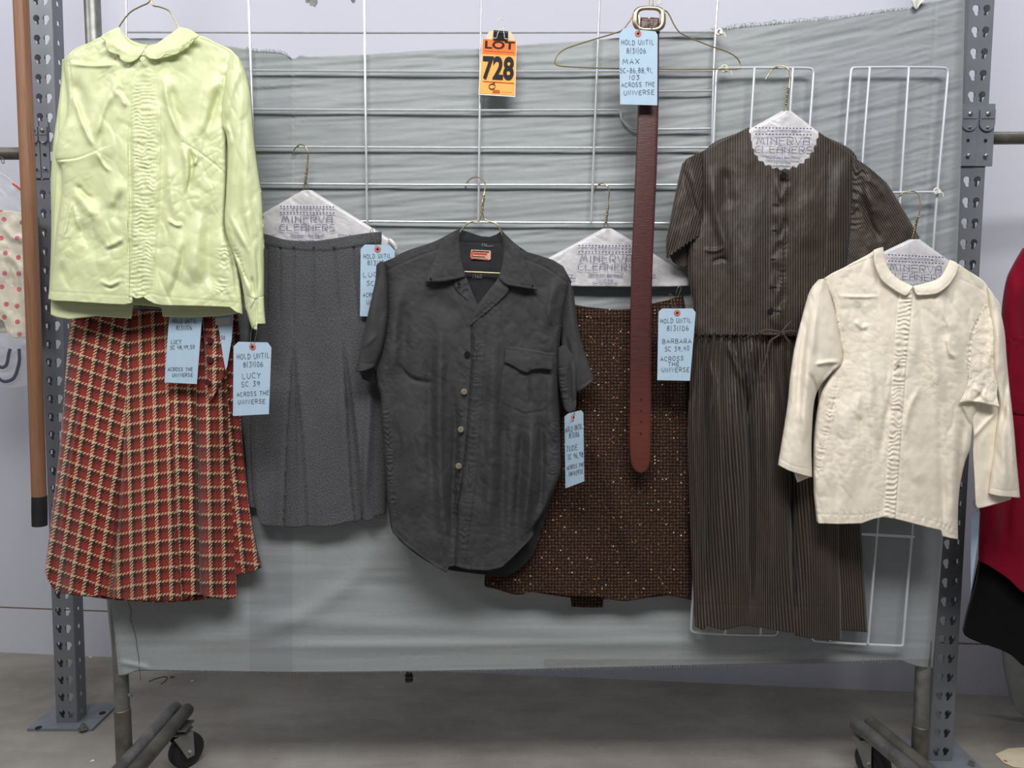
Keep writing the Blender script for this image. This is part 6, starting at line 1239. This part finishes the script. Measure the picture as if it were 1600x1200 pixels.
hold_tag('narrow-looking blue tag swung sideways below the charcoal shirt sleeve', [(882, 651), (888, 646), (908, 641), (911.5, 645), (913, 752), (883.5, 763)], -.052,
    [('HOLD UNTIL', 884, 910, 676, 8, -.26), ('8/31/06', 889, 905, 684, 7.6, -.12), ('JUDE', 885, 902, 705, 8, -.15), ('SC 96,98', 887, 911, 718, 7.6, -.20), ('ACROSS THE', 886, 912, 734, 6.2, -.22), ('UNIVERSE', 889, 911, 744, 6.4, -.24)], (897, 652),
    gx=-1.5, strings=[([(897, 651), (898, 640), (900, 630), (898, 627), (896, 631)], [-.002, -.004, -.004, -.004, -.003], .0006)], seedn=6)
hold_tag('blue tag pinned to the tweed skirt waistband beside the striped dress', [(1029, 487), (1035, 482), (1082, 482), (1087, 488), (1078, 595), (1027, 594)], -.034,
    [('HOLD UNTIL', 1032, 1080, 505, 7, -.03), ('8/31/06', 1042, 1076, 517, 7.6, -.03), ('BARBARA', 1035, 1080, 537, 7, -.02), ('SC 39,40', 1039, 1077, 549, 7, -.04), ('ACROSS', 1032, 1068, 564, 6.4, -.04), ('THE', 1044, 1061, 572, 6, .0), ('UNIVERSE', 1034, 1077, 581, 6.6, .0)], (1058, 489),
    strings=[([(1052, 483), (1049, 470), (1046, 460), (1049, 460), (1053, 470), (1057, 482)], [0, -.003, -.004, -.004, -.003, -.001], .0006), ([(1056, 460), (1059, 450), (1063, 447), (1064, 452), (1060, 462)], [.01, .006, .004, .006, .01], .0006)], seedn=7)
hold_tag('blue tag tied to the brass belt buckle at the top of the belt', [(967.5, 53), (975, 44), (1024, 49), (1027.5, 54), (1027, 164.5), (969, 163)], -.034,
    [('HOLD UNTIL', 971, 1022, 70, 7.5, .0), ('8/31/06', 979, 1009, 83, 7.8, .0), ('MAX', 973, 999, 100, 8, -.02), ('SC-86,88,91,', 969, 1020, 114, 7.4, -.02), ('103', 983, 999, 124, 6.6, 0), ('ACROSS THE', 971, 1023, 136, 6.6, -.03), ('UNIVERSE', 975, 1022, 148, 6.8, -.01)], (997, 52.5),
    strings=[([(997, 52), (999, 46), (999, 34), (998, 24)], [-.002, -.004, -.004, -.002], .0010)], seedn=8)
t = hold_tag('pale blue tag seen edge-on beside the red coat below the cream cuff', [(1517, 809), (1531, 799), (1529, 840), (1517, 924)], .030, [], None, gx=-1, strings=[([(1528, 800), (1524, 793), (1521, 786), (1523, 782)], [-.002, -.003, -.02, -.04], .0006)], seedn=9)
# cream tag lying on the floor at the lower right
c4_ = [Pz(x, y, .0015) for x, y in ((1555, 1179), (1575, 1170), (1618, 1167), (1618, 1202), (1584, 1199), (1568, 1192))]
o = MB().prism(c4_, (0, 0, .001)).build('manila_tag', M['manila'], smooth=False); tag(o, 'cream cardboard tag lying on the floor at the lower right', 'paper tag')
cc = Pz(1571, 1189, .003); MB().cyl(cc, cc+[0, 0, .0005], .0045, 14).build('tag_hole', M['ring'], o)
# debris on the floor
rr = random.Random(12)
def scrap(px, py, s, mat, lab, name, cat, n=5):
    c = Pz(px, py, .0006); pts = []
    for k in range(n):
        q = 2*PI*k/n+rr.uniform(-.3, .3); pts.append(c+np.array([s*math.cos(q)*rr.uniform(.6, 1.1), s*math.sin(q)*rr.uniform(.6, 1.1), 0]))
    tag(MB().prism(pts, (0, 0, .0012)).build(name, mat, smooth=False), lab, cat)
scrap(144, 1189, .0075, M['white_card'], 'white paper scrap on the floor left of the rack pipe', 'paper_scrap', 'scrap', 3)
scrap(300, 1064, .006, M['white_card'], 'white paper scrap on the floor below the left end of the cloth', 'paper_scrap', 'scrap', 4)
scrap(141, 1027, .007, M['white_card'], 'white scrap at the foot of the wall beside the left upright', 'paper_scrap', 'scrap', 4)
scrap(429, 1184, .005, simple('orange_bit', (190, 130, 70), .8), 'tiny tan crumb on the floor right of the left caster', 'floor_crumb', 'crumb', 5)
tw = M['pin']
mb = MB().tube([Pz(x, y, .002) for x, y in ((232, 1065), (244, 1060), (256, 1057), (262, 1058))], .0011, 5).tube([Pz(x, y, .002) for x, y in ((262, 1058), (258, 1064), (251, 1069))], .0010, 5)
tag(mb.build('twig', M['ink']), 'thin dark forked twig on the floor behind the left rack pipe', 'twig')
c = Pz(269, 1058, .0015); tag(MB().prism([c+np.array([.008*math.cos(q)*(1+.3*math.sin(3*q)), .006*math.sin(q), 0]) for q in np.linspace(0, 2*PI, 9)[:-1]], (0, 0, .003)).build('lint_clump', simple('red_brown_lint', (122, 92, 84), .95)), 'small reddish lint clump at the end of the forked twig', 'lint')

# ================================================================== light
def area(name, loc, size, power, rot_, col=(1, 1, 1)):
    l = bpy.data.lights.new(name, 'AREA'); l.shape = 'RECTANGLE'; l.size, l.size_y = size; l.energy = power; l.color = col
    o = bpy.data.objects.new(name, l); COL.objects.link(o); o.location = loc; o.rotation_euler = rot_; return o
area('tube_or_fill_lamp', (.10, -1.72, 2.95), (2.2, .6), 86, (math.radians(32), 0, 0), (1, .985, .96))
area('tube_or_fill_lamp', (-2.1, -1.0, 2.6), (.3, .9), 13, (math.radians(20), math.radians(-44), 0), (1, .985, .96))  # side fill added to model the vertical folds, not a ceiling fixture
area('tube_or_fill_lamp', (-1.75, .15, 3.2), (1.3, .15), 13, (0, math.radians(8), 0), (.94, .96, 1))
area('tube_or_fill_lamp', (1.85, .0, 3.2), (1.3, .15), 13, (0, math.radians(-8), 0), (.94, .96, 1))
w = bpy.data.worlds.new('World'); sc.world = w; w.use_nodes = True
bg = w.node_tree.nodes['Background']; bg.inputs[0].default_value = (.93, .96, 1.0, 1); bg.inputs[1].default_value = .15
sc.view_settings.exposure = 0.0

# what repeats shares a group
GROUPS = {'wire_hanger': 'wire hangers on the grids', 'hold_tag': 'light blue hold tags', 'cable_tie': 'white cable ties on the wire grids', 'rack_upright': 'perforated rack uprights',
          'paint_chip': 'chips in the wall paint', 'paper_scrap': 'paper scraps on the floor', 'hanging_rail': 'hanging rails at the sides', 'wire_rack_panel': 'silver wire panels'}
for o in list(COL.objects):
    k = o.name.split('.')[0]
    if o.parent is None and k in GROUPS: o['group'] = GROUPS[k]
